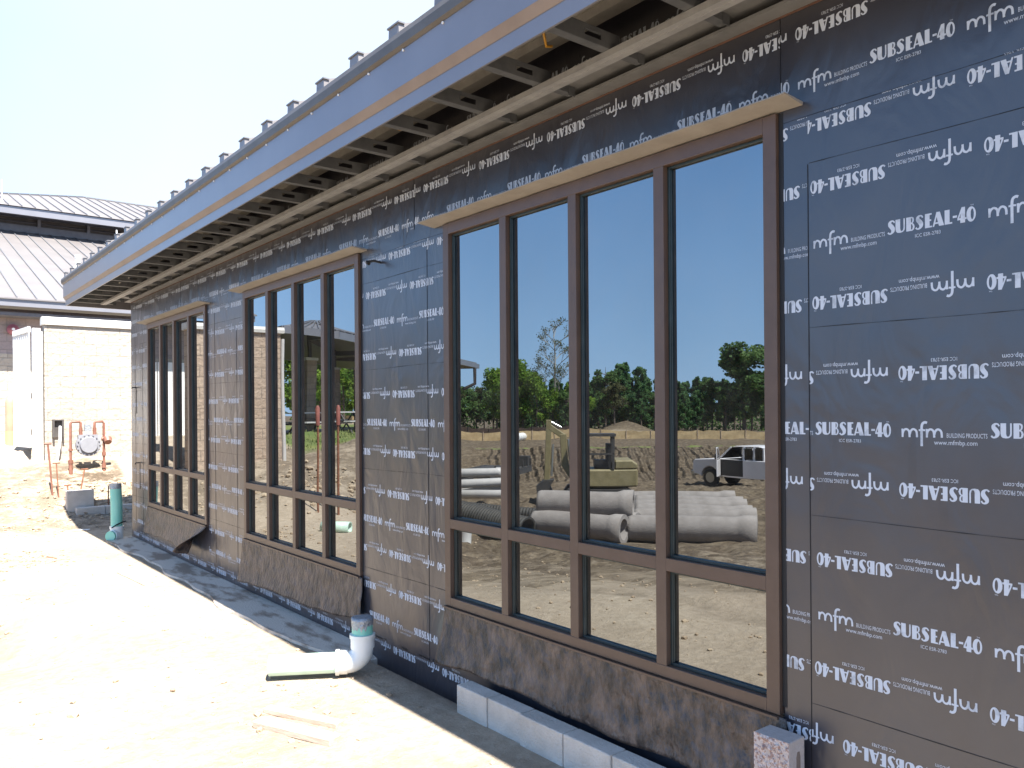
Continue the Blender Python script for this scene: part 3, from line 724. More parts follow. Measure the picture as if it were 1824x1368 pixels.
# ---- eave ---------------------------------------------------------------------
YE = 11.92
xo = -0.60
e = MB()
e.prism([(xo - 0.030, 3.158), (xo - 0.030, 3.325), (xo + 0.006, 3.325), (xo + 0.006, 3.05), (xo - 0.004, 3.05), (xo - 0.004, 3.12)], 'y', YN, YE)
e.box(xo + 0.006, 7.6, YE - 0.03, YE, 3.05, 3.325)
fas = e.build('fascia', M['fascia'], bld)
s_ = MB(); s_.prism([(xo - 0.0302, 3.1585), (xo - 0.0042, 3.1205), (xo - 0.0062, 3.119), (xo - 0.0322, 3.157)], 'y', YN, YE - 0.001)
s_.build('fascia_bounce_strip', M['stripe'], fas)  # underside of the fascia step, ground reflection painted as a strip
e2_ = MB(); e2_.prism([(xo + 0.02, 3.326), (3.6, 3.326), (3.6, 3.405 + 0.333 * 4.2 - 0.03), (xo + 0.02, 3.375)], 'y', YE - 0.028, YE - 0.006); e2_.build('end_closure', M['fascia'], bld)
g_ = MB(); g_.prism([(xo - 0.031, 3.326), (xo - 0.048, 3.338), (xo - 0.056, 3.375), (xo - 0.05, 3.402), (xo - 0.02, 3.412), (xo + 0.03, 3.412), (xo + 0.03, 3.326)], 'y', YN, YE + 0.012)
g_.build('roof_edge_trim', M['gutter'], bld)
for k in range(48):
    y = YN + 0.2 + k * 0.335; sc_ = MB(); sc_.tube([(xo - 0.0305, y, 3.318), (xo - 0.036, y, 3.318)], 0.006, 8); sc_.build('fascia_screw', M['white'], fas)
# metal roof: sheet + deck, ribs
SL = 0.333
rf = MB()
rz = lambda x_: 3.405 + SL * (x_ - xo)
rf.prism([(xo - 0.04, rz(xo - 0.04)), (3.6, rz(3.6)), (7.8, rz(3.6) - SL * 4.2), (7.8, rz(3.6) - SL * 4.2 - 0.02), (3.6, rz(3.6) - 0.022), (xo - 0.04, rz(xo - 0.04) - 0.02)], 'y', YN, YE)
roof = rf.build('roof', M['roof'], bld)
# the fluted deck seen from below
prof_t = []; prof = []
xx = xo + 0.035; up_ = False
base = lambda x_: 3.328 + 0.03 * (x_ - xo)
pts = []
while xx < -0.08:
    a = base(xx)
    if up_: pts += [(xx + 0.012, a + 0.034), (xx + 0.062, a + 0.034)]; xx += 0.075
    else: pts += [(xx, a), (xx + 0.075, a + 0.002)]; xx += 0.075
    up_ = not up_
poly = pts + [(pts[-1][0], base(pts[-1][0]) + 0.044), (pts[0][0], base(pts[0][0]) + 0.044)]
dk = MB(); dk.prism(poly, 'y', YN, YE - 0.04); dk.build('roof_deck', M['deck'], bld)
for k in range(40):
    y = 11.70 - k * 0.4
    if y < -3.4: break
    rb = MB()
    a, b = xo - 0.045, 3.6
    rb.add([(a, y - 0.05, rz(a) - 0.004), (a, y + 0.05, rz(a) - 0.004), (a, y + 0.045, rz(a) + 0.06), (a, y - 0.045, rz(a) + 0.06),
            (b, y - 0.05, rz(b) - 0.004), (b, y + 0.05, rz(b) - 0.004), (b, y + 0.045, rz(b) + 0.05), (b, y - 0.045, rz(b) + 0.05)],
           [(0, 1, 2, 3), (7, 6, 5, 4), (0, 4, 5, 1), (1, 5, 6, 2), (2, 6, 7, 3), (3, 7, 4, 0)])
    rb.cur = 1; rb.box(a - 0.006, a + 0.03, y - 0.054, y + 0.054, rz(a) + 0.0605, rz(a) + 0.068)
    rb.build('roof_seam', [M['roof'], M['rib']], bld)
# soffit framing
def joist(y):
    j = MB()
    zt, zb = 3.140, 3.075
    x0_, x1_ = xo + 0.008, -0.203
    # C-section: web with a slotted hole, two flanges with lips
    hx0, hx1 = -0.40, -0.31; hz0, hz1 = 3.095, 3.120
    for (a, b, c, d) in ((x0_, hx0, zb, zt), (hx1, x1_, zb, zt), (hx0, hx1, zb, hz0), (hx0, hx1, hz1, zt)): j.box(a, b, y - 0.0015, y, c, d)
    j.box(x0_, x1_, y, y + 0.04, zb - 0.0015, zb); j.box(x0_, x1_, y, y + 0.04, zt, zt + 0.0015)
    j.box(x0_, x1_, y + 0.04, y + 0.0415, zb - 0.0015, zb + 0.012)
    return j.build('soffit_joist', M['stud'], bld)
y = 1.793 - 0.4215 * 12
js = []
while y < YE - 0.1: js.append(y); joist(y); y += 0.4245
tr = MB()
tr.box(-0.262, -0.205, YN, YE - 0.42, 3.046, 3.0485)
tr.box(-0.2645, -0.262, YN, YE - 0.42, 3.046, 3.072); tr.box(-0.205, -0.2025, YN, YE - 0.42, 3.046, 3.072)
tr.box(-0.237, -0.230, YN, YE - 0.42, 3.043, 3.046)
tr.build('soffit_track', M['galv'], bld)
pl = MB(); pl.box(-0.20, 0.0185, YN, YF, 3.104, 3.108)
pl.box(-0.055, 0.0185, YN, YF, 3.056, 3.0585); pl.box(-0.0565, -0.055, YN, YF, 3.056, 3.068)
pl.build('soffit_plate', M['plate'], bld)
rd = MB(); rd.box(0.0155, 0.0195, YN, YF, 3.049, 3.0555); rd.build('sealant_bead', M['rustseal'], bld)
for y in js[::1]:
    b_ = MB(); b_.box(-0.2015, -0.057, y, y + 0.04, 3.074, 3.0755); b_.box(-0.2015, -0.057, y - 0.0015, y, 3.074, 3.1035); b_.box(-0.1, -0.06, y - 0.006, y - 0.0035, 3.06, 3.1035)
    b_.build('joist_clip', M['stud'], bld)
# wiring tails hanging in the soffit
for (y, x_) in ((3.25, -0.38), (3.75, -0.34), (4.2, -0.4), (2.5, -0.36)):
    c_ = MB(); c_.tube([(x_ - 0.05, y, 3.26), (x_ - 0.02, y + 0.02, 3.2), (x_ + 0.02, y + 0.05, 3.17), (x_ + 0.06, y + 0.06, 3.185)], 0.006, 8)
    c_.build('wire_tail', M['wire'] if y != 4.2 else M['black'], bld)
# stub of conduit bracket on the wall between windows
b_ = MB(); b_.tube([(0.018, 4.62, 2.60), (-0.03, 4.62, 2.605), (-0.06, 4.66, 2.60)], 0.008, 8); b_.tube([(-0.06, 4.66, 2.60), (-0.062, 4.63, 2.585)], 0.012, 8)
b_.build('wire_stub', M['black'], bld)
for (y, z) in ((10.75, 1.0), (10.9, 1.95)):
    b_ = MB(); b_.tube([(0.018, y, z), (-0.03, y, z), (-0.035, y, z - 0.02)], 0.008, 6); b_.box(0.016, 0.0188, y - 0.004, y + 0.004, z - 0.33, z); b_.build('wall_tie', M['black'], bld)

# ------------------------------------------------------------------ ground-level things by the wall
foot = MB()
ns = 80; vs = []; fs = []
for i in range(ns):
    t = i / (ns - 1); y = 4.7 + (11.2 - 4.7) * t
    xe = -0.30 - 0.035 * math.sin(7 * t) - 0.025 * math.sin(23 * t + 1) - 0.02 * math.sin(47 * t)
    if t < 0.1: xe *= 0.45 + 0.55 * t / 0.1
    vs += [(0.018, y, 0.028 - 0.05 * max(0, 1 - t / 0.03)), (xe, y, 0.020 - 0.05 * max(0, 1 - t / 0.03)), (xe - 0.01, y, -0.08), (0.018, y, -0.08)]
for i in range(ns - 1):
    for j in range(4): fs.append((i * 4 + j, i * 4 + (j + 1) % 4, i * 4 + 4 + (j + 1) % 4, i * 4 + 4 + j))
fs += [(0, 1, 2, 3), tuple((ns - 1) * 4 + q for q in (3, 2, 1, 0))]
foot.add(vs, fs)
M['footing'] = mat('stained_concrete_footing', (0.26, 0.2, 0.15), (0.54, 0.475, 0.395), 2.6, rough=0.9, bump=0.4, bscale=40, lo=0.4, hi=0.52, detail=8, stretch=(2.2, 0.8, 1))
tag(foot.build('wall_footing', M['footing']), kind='structure')

cb = tag(empty('concrete_curb', (-0.09, 2.5, 0.0)), 'low grey concrete block curb along the wall under the nearest window', 'block curb')
yb = 3.54
for i, ln in enumerate((0.27, 0.27, 0.31, 0.3, 0.33, 0.4, 0.4, 0.4, 0.4, 0.4)):
    b_ = MB(); b_.box(-0.145 + 0.006 * math.sin(i * 2), -0.045, yb - ln + 0.004, yb, -0.12, 0.150 + 0.006 * math.sin(i * 3.1))
    o = b_.build('curb_block', M['block'], None, bevel=0.006, segs=2); o.parent = cb; o.matrix_parent_inverse = Matrix.Translation((0.09, -2.5, 0)); yb -= ln
    if yb < 0.4: break
def splitblock():
    root = tag(empty('masonry_block', (-0.065, 1.63, 0.15)), 'pinkish split-face block standing on end at the bottom right corner of the nearest window', 'masonry block')
    nu, nv = 14, 30
    b_ = MB(); x0_, x1_, y0_, y1_, z0_, z1_ = -0.055, 0.045, -0.072, 0.068, 0.005, 0.312
    # rough front face grid
    vs = []; fs = []
    for i in range(nu + 1):
        for j in range(nv + 1):
            yy = y0_ + (y1_ - y0_) * i / nu; zz = z0_ + (z1_ - z0_) * j / nv
            edge = min(i, nu - i, j, nv - j)
            vs.append((x0_ - (0.012 * (random.random() - 0.35) if edge > 0 else 0), yy, zz))
    for i in range(nu):
        for j in range(nv):
            a = i * (nv + 1) + j; fs.append((a, a + 1, a + nv + 2, a + nv + 1))
    b_.add(vs, fs); f_ = b_.build('rough_face', M['pinkblock'], root)
    c_ = MB(); c_.box(x0_ + 0.0008, x1_, y0_, y1_, z0_, z1_)
    o = c_.build('block_body', M['pinksaw'], root, bevel=0.003)
    h = MB(); h.prism([(-0.006, 0.1), (0.012, 0.1), (0.016, 0.11), (0.016, 0.25), (0.010, 0.268), (-0.002, 0.268), (-0.008, 0.25), (-0.008, 0.11)], 'y', y0_ - 0.001, y0_ + 0.004)
    h.build('core_slot', M['hole'], root)
splitblock()

def elbow_drain():
    X0, Y0 = -0.25, 4.40
    root = tag(empty('drain_pipe', (X0, Y0, 0)), 'white drain elbow with a green taped stub and pale pipe lying over the sand', 'drain pipe')
    r = 0.066
    zc = 0.088
    dirv = Vector((-0.457, 0.276, 0)).normalized()
    b_ = MB()
    pts = []
    for k in range(9):
        a = math.pi / 2 * k / 8
        pts.append(Vector((0, 0, zc + 0.085)) + dirv * (0.085 * (1 - math.cos(a))) + Vector((0, 0, -0.085 * math.sin(a))))
    # arc from vertical (top) to horizontal
    b_.tube([pts[0] + Vector((0, 0, 0.075))] + pts + [pts[-1] + dirv * 0.05], r, 28)
    b_.tube([pts[0] + Vector((0, 0, 0.0)), pts[0] + Vector((0, 0, 0.073))], r + 0.006, 28)
    b_.tube([pts[0] + Vector((0, 0, 0.062)), pts[0] + Vector((0, 0, 0.085))], r + 0.012, 28)
    e0 = pts[-1]
    b_.tube([e0 + dirv * 0.005, e0 + dirv * 0.06], r + 0.006, 28); b_.tube([e0 + dirv * 0.055, e0 + dirv * 0.075], r + 0.012, 28)
    b_.build('elbow', M['pvc'], root)
    c_ = MB(); c_.tube([e0 + dirv * 0.06, e0 + dirv * 0.47], r - 0.004, 28); c_.build('side_pipe', M['pvcpale'], root)
    d_ = MB(); d_.tube([pts[0] + Vector((0, 0, 0.06)), pts[0] + Vector((0, 0, 0.185))], r - 0.002, 28); d_.build('stub', M['pvcgreen'], root)
    t_ = MB(); zt = pts[0].z + 0.150
    n = 32; vs = []; fs = []
    for k in range(n):
        a = 2 * math.pi * k / n
        drop = 0.012 + 0.016 * abs(math.sin(a * 3.1 + 0.6)) + (0.045 * max(0, math.cos(a - R(215))) if True else 0) * (0.6 + 0.4 * math.sin(a * 17))
        for (rr_, zz) in ((r - 0.02, zt + 0.039), (r + 0.0012, zt + 0.037), (r + 0.0016, zt + 0.02), (r + 0.0012, zt + 0.02 - drop)):
            vs.append((rr_ * math.cos(a), rr_ * math.sin(a), zz))
    for k in range(n):
        for j in range(3): fs.append((k * 4 + j, k * 4 + j + 1, ((k + 1) % n) * 4 + j + 1, ((k + 1) % n) * 4 + j))
    fs.append(tuple(k * 4 for k in range(n)))
    t_.add(vs, fs, True); t_.build('tape_cap', M['tape'], root)
M['pvcpale'] = mat('pale_green_pvc', (0.5, 0.68, 0.56), (0.58, 0.74, 0.63), 4, rough=0.4)
elbow_drain()

def green_standpipe():
    root = tag(empty('standpipe', (-0.17, 11.14, 0.0)), 'upright green plastic standpipe at the far corner of the wrapped wall', 'standpipe')
    r = 0.07
    b_ = MB(); b_.tube([(0, 0, 0.16), (0.0, 0, 0.45), (-0.012, 0.0, 0.72)], r, 26); b_.build('pipe', M['pvcgreen'], root)
    b_ = MB(); b_.tube([(0, 0, 0.02), (0, 0, 0.17)], r + 0.008, 26); b_.tube([(0, 0, 0.15), (0, 0, 0.18)], r + 0.014, 26)
    b_.tube([(-0.02, -0.03, 0.06), (-0.075, -0.075, 0.065)], r + 0.006, 26); b_.build('fitting', M['pvc'], root)
    b_ = MB(); b_.tube([(-0.06, -0.06, 0.065), (-0.1, -0.1, 0.066)], r - 0.004, 26); b_.build('side_stub', M['pvcgreen'], root)
    b_ = MB(); b_.tube([(-0.011, 0, 0.66), (-0.012, 0, 0.725)], r + 0.003, 26); b_.build('tape_cap', M['tape'], root)
    b_ = MB(); b_.tube([(-0.08, -0.09, 0.17), (-0.03, -0.085, 0.2), (0.05, -0.06, 0.23), (0.1, -0.02, 0.235)], 0.008, 8); b_.build('strap', M['black'], root)
green_standpipe()

# lumber and scraps
def board(name, a, b, w_, h_, label, m='wood', z=None, cat='board', group=None):
    a = Vector((a[0], a[1], 0)); b = Vector((b[0], b[1], 0)); c = (a + b) / 2; d = b - a
    L = d.length
    za, zb = hz1(a.x, a.y), hz1(b.x, b.y)
    m_ = MB(); m_.box(-L / 2, L / 2, -w_ / 2, w_ / 2, 0, h_)
    o = m_.build(name, M[m], None, bevel=min(h_, w_) * 0.12)
    o.location = (c.x, c.y, (za + zb) / 2 - 0.004 if z is None else z); o.rotation_euler = (0, -math.atan2(zb - za, L), math.atan2(d.y, d.x))
    return tag(o, label, cat, group)
board('lumber_board', (-1.03, 4.07), (-0.83, 3.585), 0.085, 0.038, 'nearer of two weathered boards lying side by side on the sand')
board('lumber_board', (-0.925, 4.22), (-0.72, 3.76), 0.06, 0.03, 'thinner board lying just behind another board on the sand, nearer the wall')
board('lumber_offcut', (-0.64, 8.82), (-0.585, 7.97), 0.07, 0.02, 'narrow plank on the sand near the shadow edge opposite the middle window')
board('wood_stake', (-1.24, 12.45), (-1.02, 12.0), 0.03, 0.025, 'pale stake lying on the sand at the left edge of the yard')
board('steel_pin', (-1.11, 10.48), (-1.0, 10.17), 0.014, 0.014, 'rusty steel pin lying on the bare sand', 'rust', cat='pin')
board('plastic_strip', (-0.42, 12.55), (-0.24, 12.42), 0.03, 0.012, 'short white strip lying in the shade behind the standpipe', 'white', cat='strip')

# clods and pebbles: uncountable
def pebbles():
    ico = bmesh.new(); bmesh.ops.create_icosphere(ico, subdivisions=1, radius=1.0)
    bv = np.array([v.co[:] for v in ico.verts]); bf = np.array([[v.index for v in f.verts] for f in ico.faces]); ico.free()
    V, Fc = [], []
    r_ = np.random.default_rng(3)
    def scatter(n, xr, yr, smin, smax, gauss=None):
        nonlocal V, Fc
        for _ in range(n):
            if gauss: x_, y_ = r_.normal(gauss[0], gauss[2]), r_.normal(gauss[1], gauss[3])
            else: x_, y_ = r_.uniform(*xr), r_.uniform(*yr)
            if x_ > -0.05 and y_ < 11.3: continue
            s = smin * (smax / smin) ** (r_.random() ** 2.2)
            v = bv * (1 + 0.35 * (r_.random((len(bv), 1)) - 0.5)) * np.array([s * r_.uniform(.8, 1.5), s * r_.uniform(.8, 1.4), s * r_.uniform(.5, .9)])
            a = r_.random() * 6.28; c, si = math.cos(a), math.sin(a)
            v = np.stack([v[:, 0] * c - v[:, 1] * si + x_, v[:, 0] * si + v[:, 1] * c + y_, v[:, 2] + hz1(x_, y_) + s * 0.25], 1)
            V.append(v); Fc.append(bf + len(bv) * (len(V) - 1))
    scatter(700, (-4.5, -0.35), (1.8, 13), 0.004, 0.022)
    scatter(420, 0, 0, 0.005, 0.03, (-1.35, 10.2, 0.25, 0.35))
    scatter(900, 0, 0, 0.005, 0.028, (-0.7, 13.4, 0.8, 0.7))
    scatter(700, 0, 0, 0.006, 0.045, (0.35, 13.9, 0.5, 0.35))
    scatter(160, 0, 0, 0.004, 0.02, (-0.75, 4.3, 0.3, 0.5))
    scatter(900, (-9, -1.5), (3, 14), 0.004, 0.026)
    scatter(500, 0, 0, 0.015, 0.09, (-3.2, 12.8, 0.9, 0.8))
    me_ = mesh_np('dirt_clods', np.concatenate(V), np.concatenate(Fc), M['clod'])
    tag(link('dirt_clods', me_), 'loose clods and pebbles scattered over the sand', 'dirt clods', kind='stuff')
M['clod'] = mat('dirt_clod', (0.26, 0.19, 0.125), (0.44, 0.35, 0.245), 6, rough=1.0)
pebbles()

# ------------------------------------------------------------------ far end: gas meter, stakes, low blocks, enclosure
def gas_meter():
    ox, oy = 0.36, 15.72
    root = tag(empty('gas_meter', (ox, oy, 0.45)), 'grey round gas meter hung between two red iron risers before the pale block wall', 'gas meter')
    # meter
    b_ = MB(); b_.tube([(0, 0.03, 0.62), (0, -0.09, 0.62)], 0.195, 30); b_.tube([(0, -0.09, 0.62), (0, -0.13, 0.62)], [0.15, 0.135], 30)
    b_.box(-0.16, 0.16, -0.07, 0.03, 0.74, 0.80)
    for k in range(16):
        a = 2 * math.pi * k / 16
        b_.tube([(0.178 * math.cos(a), -0.085, 0.62 + 0.178 * math.sin(a)), (0.178 * math.cos(a), -0.11, 0.62 + 0.178 * math.sin(a))], 0.011, 6)
    b_.build('meter_body', M['meter'], root)
    b_ = MB(); b_.box(-0.055, 0.055, -0.05, 0.02, 0.86, 0.98); b_.build('index_box', M['tape'], root)
    b_ = MB(); b_.tube([(-0.27, 0, -0.12), (-0.27, 0, 1.0), (-0.25, 0, 1.03), (-0.13, 0, 1.03), (-0.11, 0, 1.01), (-0.11, 0, 0.9)], 0.022, 12)
    b_.tube([(-0.27, 0, -0.12), (-0.27, 0, 0.36)], 0.034, 12); b_.tube([(-0.27, 0, 0.30), (-0.27, 0, 0.36)], 0.042, 12); b_.tube([(-0.27, 0, 0.52), (-0.27, 0, 0.56)], 0.034, 12)
    b_.tube([(-0.11, 0, 0.78), (-0.11, 0, 0.92)], 0.03, 12); b_.build('riser', M['orange'], root)
    b_ = MB(); b_.tube([(0.26, 0, -0.1), (0.26, 0, 1.0), (0.24, 0, 1.03), (0.13, 0, 1.03), (0.11, 0, 1.01), (0.11, 0, 0.9)], 0.022, 12)
    b_.tube([(0.26, 0, 0.2), (0.26, 0, 0.28)], 0.034, 12); b_.tube([(0.26, 0, 0.42), (0.26, 0, 0.48)], 0.034, 12)
    b_.tube([(0.11, 0, 0.78), (0.11, 0, 0.92)], 0.03, 12); b_.build('riser', M['orange'], root)
    b_ = MB(); b_.tube([(0.22, -0.01, 0.72), (0.38, -0.02, 0.72)], 0.035, 12); b_.tube([(0.31, -0.03, 0.72), (0.31, -0.09, 0.66)], [0.075, 0.06], 16); b_.build('regulator', M['orange'], root)
gas_meter()

def stake(x_, y_, zt, lean, label, m='orange', head=True, rr_=0.014):
    z = hz1(x_, y_)
    o = MB(); top = Vector((lean[0], lean[1], zt - z))
    o.tube([(0, 0, -0.1), top * 0.5, top], rr_, 8)
    if head: o.tube([top - Vector((0.05, 0, 0)), top + Vector((0.05, 0, 0.004))], rr_ * 1.1, 8)
    b_ = o.build('marker_stake', M[m]); b_.location = (x_, y_, z)
    return tag(b_, label, 'stake', 'stakes round the excavation')
stake(-0.44, 14.05, 1.16, (-0.06, 0.03), 'tall orange stake leaning left of the gas meter')
stake(-0.37, 13.98, 0.86, (-0.03, 0.02), 'thin rusty pin between the tall orange stake and the gas riser', 'rust', rr_=0.009)
stake(-0.15, 13.75, 0.76, (0.10, 0.03), 'rusty T-headed pin leaning right over the grey block', 'rust', rr_=0.01)
stake(-0.27, 13.85, 0.52, (0.0, 0.0), 'short orange-topped pin in front of the gas meter', 'rust', rr_=0.01)
stake(0.25, 13.62, 0.5, (0.0, 0.0), 'dark rusty rod standing in the dirt bank behind the standpipe', 'rust', head=False, rr_=0.01)
o = MB(); o.obox((0, 0, 0.12), (1, 0, 0.25), (0, 1, 0), (0, 0, 1), 0.05, 0.006, 0.07); o = o.build('marker_flag', M['tape']); o.location = (-0.2, 13.72, hz1(-0.2, 13.72)); tag(o, 'small grey plate stuck in the dirt by the short orange pin', 'marker plate')

def lowblocks():
    root = tag(empty('block_retaining_wall', (0.2, 13.5, 0.0)), 'two stepped courses of grey block holding back the dirt bank behind the standpipe', 'block wall')
    for (x0_, x1_, y_, z0_, z1_) in ((-0.22, 0.18, 13.46, -0.1, 0.2), (0.186, 0.58, 13.46, -0.1, 0.2), (0.586, 1.0, 13.46, -0.1, 0.2), (-0.32, 0.05, 13.62, 0.1, 0.45)):
        b_ = MB(); b_.box(x0_ - 0.2, x1_ - 0.2, y_ - 13.5, y_ - 13.5 + 0.15, z0_, z1_); b_.build('block', M['block'], root, bevel=0.006)
lowblocks()

# masonry enclosure with open gate
WY = 16.42
en = tag(empty('enclosure_wall', (-0.15, WY, 0.9)), 'pale split-face block wall with rounded stone cap behind the gas meter', 'wall')
b_ = MB(); b_.box(-0.05, 8.0, 0, 0.2, -1.2, 2.33); b_.build('masonry', M['cmu'], en)
b_ = MB(); b_.prism([(-0.04, 2.33), (-0.05, 2.38), (-0.03, 2.44), (0.02, 2.475), (0.18, 2.475), (0.23, 2.44), (0.25, 2.38), (0.24, 2.33)], 'x', -0.08, 8.0); b_.build('cap', M['cap'], en)
e2 = tag(empty('enclosure_wall', (-3.72, 15.4, 0.9)), 'second tan split-face wall with cap seen reflected in the middle window, left of the shelter', 'wall')
b_ = MB(); b_.box(0, 1.77, 0, 0.4, -0.6, 2.3); b_.build('masonry', M['stone'], e2)
b_ = MB(); b_.prism([(-0.05, 2.3), (-0.06, 2.36), (-0.03, 2.42), (0.43, 2.42), (0.46, 2.36), (0.45, 2.3)], 'x', -0.06, 1.83); b_.build('cap', M['cap'], e2)
b_ = MB(); b_.tube([(-0.08, 0.1, 2.2), (-0.08, 0.1, -0.5)], 0.04, 10); b_.build('downspout', M['greypvc'], e2)
post = tag(empty('gate_post', (-0.33, WY - 0.02, 0.9)), 'square white steel gate post at the end of the pale block wall', 'gate post')
b_ = MB(); b_.box(-0.06, 0.06, -0.06, 0.06, -0.3, 2.25); b_.build('post_tube', M['white'], post)
b_ = MB(); b_.box(0.061, 0.10, -0.02, 0.0, -0.2, 2.2); b_.build('edge_strip', M['greypvc'], post)
gate = tag(empty('gate_leaf', (-0.42, WY + 0.1, 0.95)), 'white metal gate leaf standing open with vertical slots at its top', 'gate', )
b_ = MB()
gd = Vector((-0.10, 1.1, 0)).normalized()
for k in range(8):
    c0 = gd * (0.07 + k * 0.145)
    b_.obox(c0 + Vector((0, 0, 1.0)), gd, gd.cross(Vector((0, 0, 1))), (0, 0, 1), 0.069, 0.012, 0.93)
b_.obox(gd * 0.58 + Vector((0, 0, 2.19)), gd, gd.cross(Vector((0, 0, 1))), (0, 0, 1), 0.58, 0.02, 0.05)
b_.build('leaf_panel', M['white'], gate)
b_ = MB()
for k in range(9): b_.obox(gd * (0.02 + k * 0.14) + Vector((0, 0, 2.035)), gd, gd.cross(Vector((0, 0, 1))), (0, 0, 1), 0.018, 0.012, 0.104)
b_.build('slot_bars', M['white'], gate)
b_ = MB()
for z in (0.35, 1.0, 1.75): b_.obox(gd * 0.0 + Vector((0.05, -0.02, z)), (1, 0, 0), (0, 1, 0), (0, 0, 1), 0.03, 0.02, 0.05)
b_.build('hinge', M['gutter'], gate)
box = tag(empty('utility_box', (0.0, WY - 0.08, 1.35)), 'small open utility box with white conduit on the block wall left of the gas meter', 'utility box')
b_ = MB(); b_.box(-0.09, -0.06, -0.02, 0.075, -0.15, 0.15); b_.box(0.06, 0.09, -0.02, 0.075, -0.15, 0.15); b_.box(-0.06, 0.06, 0.05, 0.075, -0.15, 0.15); b_.box(-0.09, 0.09, -0.02, 0.075, 0.15, 0.17); b_.build('housing', M['gutter'], box)
b_ = MB(); b_.tube([(0.03, 0.0, 0.05), (0.02, -0.05, -0.2), (-0.04, -0.1, -0.6), (-0.08, -0.3, -0.95)], 0.022, 10); b_.build('conduit', M['white'], box)
bol = tag(empty('bollard', (-0.46, 18.76, 0.98)), 'rounded pipe bollard with faded orange side and yellow base beyond the open gate', 'bollard')
b_ = MB(); b_.tube([(0, 0, -0.2), (0, 0, 0.86), (0, 0, 0.94), (0, 0, 0.985), (0, 0, 1.0)], [0.09, 0.09, 0.08, 0.05, 0.01], 20); b_.build('pipe', M['bollard'], bol)
b_ = MB(); b_.tube([(0, 0, 0.0), (0, 0, 0.3)], 0.093, 20); b_.build('base_band', M['yellow'], bol)

# ------------------------------------------------------------------ far building with two-tier metal roof
fb = tag(empty('far_building', (4.0, 24.0, 0.9)), 'low masonry building with a two-tier standing-seam metal roof beyond the wrapped wall', 'building')
def fpart(mb, name, m, par=fb):
    o = mb.build(name, M[m]); o.parent = par; o.matrix_parent_inverse = Matrix.Translation((-4.0, -24.0, -0.9)) if par is fb else Matrix.Identity(4); return o
XL, XR = -5.7, 26.0
b_ = MB(); b_.box(XL + 0.8, XR, 22.85, 23.1, 0.0, 3.1); b_.box(XL + 0.8, XL + 1.05, 23.1, 44, 0.0, 4.2); fpart(b_, 'wall', 'cmu')
b_ = MB(); b_.box(XL + 0.8, XR, 22.86, 23.09, 3.1, 4.2); fpart(b_, 'wall_band', 'brickband')
for k in range(2):
    b_ = MB(); b_.box(-4.02 + k * 0.72, -3.33 + k * 0.72, 22.80, 22.845, 0.95, 3.0); d_ = fpart(b_, 'door', 'white')
    b_ = MB(); b_.box(-3.42 + k * 0.56, -3.38 + k * 0.56, 22.76, 22.795, 1.85, 2.0); fpart(b_, 'door_handle', 'darkmetal')
b_ = MB(); b_.box(XL + 0.2, XR, 22.3, 22.84, 3.98, 4.06); fpart(b_, 'soffit', 'louver')
b_ = MB(); b_.box(XL, XR, 21.97, 22.05, 4.17, 4.33); b_.box(XL, XL + 0.08, 22.05, 46, 4.17, 4.33); fpart(b_, 'lower_fascia', 'fascia')
FS = 0.333
zl_ = lambda y_: 4.36 + FS * (y_ - 21.93)
b_ = MB(); b_.prism([(21.93, zl_(21.93)), (33.6, zl_(33.6)), (33.6, zl_(33.6) - 0.03), (21.93, zl_(21.93) - 0.03)], 'x', XL - 0.04, XR)
b_.prism([(33.61, zl_(33.6)), (46, zl_(33.6) - 2.4), (46, zl_(33.6) - 2.43), (33.61, zl_(33.6) - 0.03)], 'x', XL - 0.04, XR)
fpart(b_, 'lower_roof', 'roof')
b_ = MB()
for k in range(77):
    x_ = XL + 0.08 + k * 0.405
    b_.add([(x_ - 0.012, 21.93, zl_(21.93)), (x_ + 0.012, 21.93, zl_(21.93)), (x_ + 0.012, 21.93, zl_(21.93) + 0.04), (x_ - 0.012, 21.93, zl_(21.93) + 0.04),
            (x_ - 0.012, 33.4, zl_(33.4)), (x_ + 0.012, 33.4, zl_(33.4)), (x_ + 0.012, 33.4, zl_(33.4) + 0.04), (x_ - 0.012, 33.4, zl_(33.4) + 0.04)],
           [(0, 1, 2, 3), (7, 6, 5, 4), (0, 4, 5, 1), (1, 5, 6, 2), (2, 6, 7, 3), (3, 7, 4, 0)])
fpart(b_, 'lower_roof_seams', 'rib')
# clerestory of louvres
cz0, cz1 = zl_(33.4) - 0.1, 9.1
b_ = MB(); b_.box(-1.1, XR, 33.62, 33.8, cz0, cz1 + 0.1); b_.box(-1.1, -0.95, 33.8, 44, cz0, cz1 + 0.1); fpart(b_, 'clerestory_wall', 'darkmetal')
b_ = MB(); b_.box(-1.15, XR, 33.42, 33.6, cz0, cz0 + 0.36); b_.box(-1.15, XR, 33.42, 33.6, cz1 - 0.22, cz1)
for k in range(16): b_.box(-1.15 + k * 1.62, -1.05 + k * 1.62, 33.44, 33.61, cz0 + 0.36, cz1 - 0.22)
fpart(b_, 'clerestory_frame', 'louver')
b_ = MB()
for k in range(3):
    z = cz0 + 0.46 + k * 0.17; b_.prism([(33.5, z), (33.6, z + 0.09), (33.6, z + 0.10), (33.5, z + 0.012)], 'x', -1.05, XR)
fpart(b_, 'louver_blades', 'louver')
UY, UX = 32.2, -2.3
b_ = MB(); b_.box(UX, XR, UY, UY + 0.08, 8.55, 8.8); b_.box(UX, UX + 0.08, UY + 0.08, 46, 8.55, 8.8); fpart(b_, 'upper_fascia', 'fascia')
b_ = MB(); b_.box(UX + 0.09, XR, UY + 0.09, 33.4, 8.72, 8.78); fpart(b_, 'upper_soffit', 'louver')
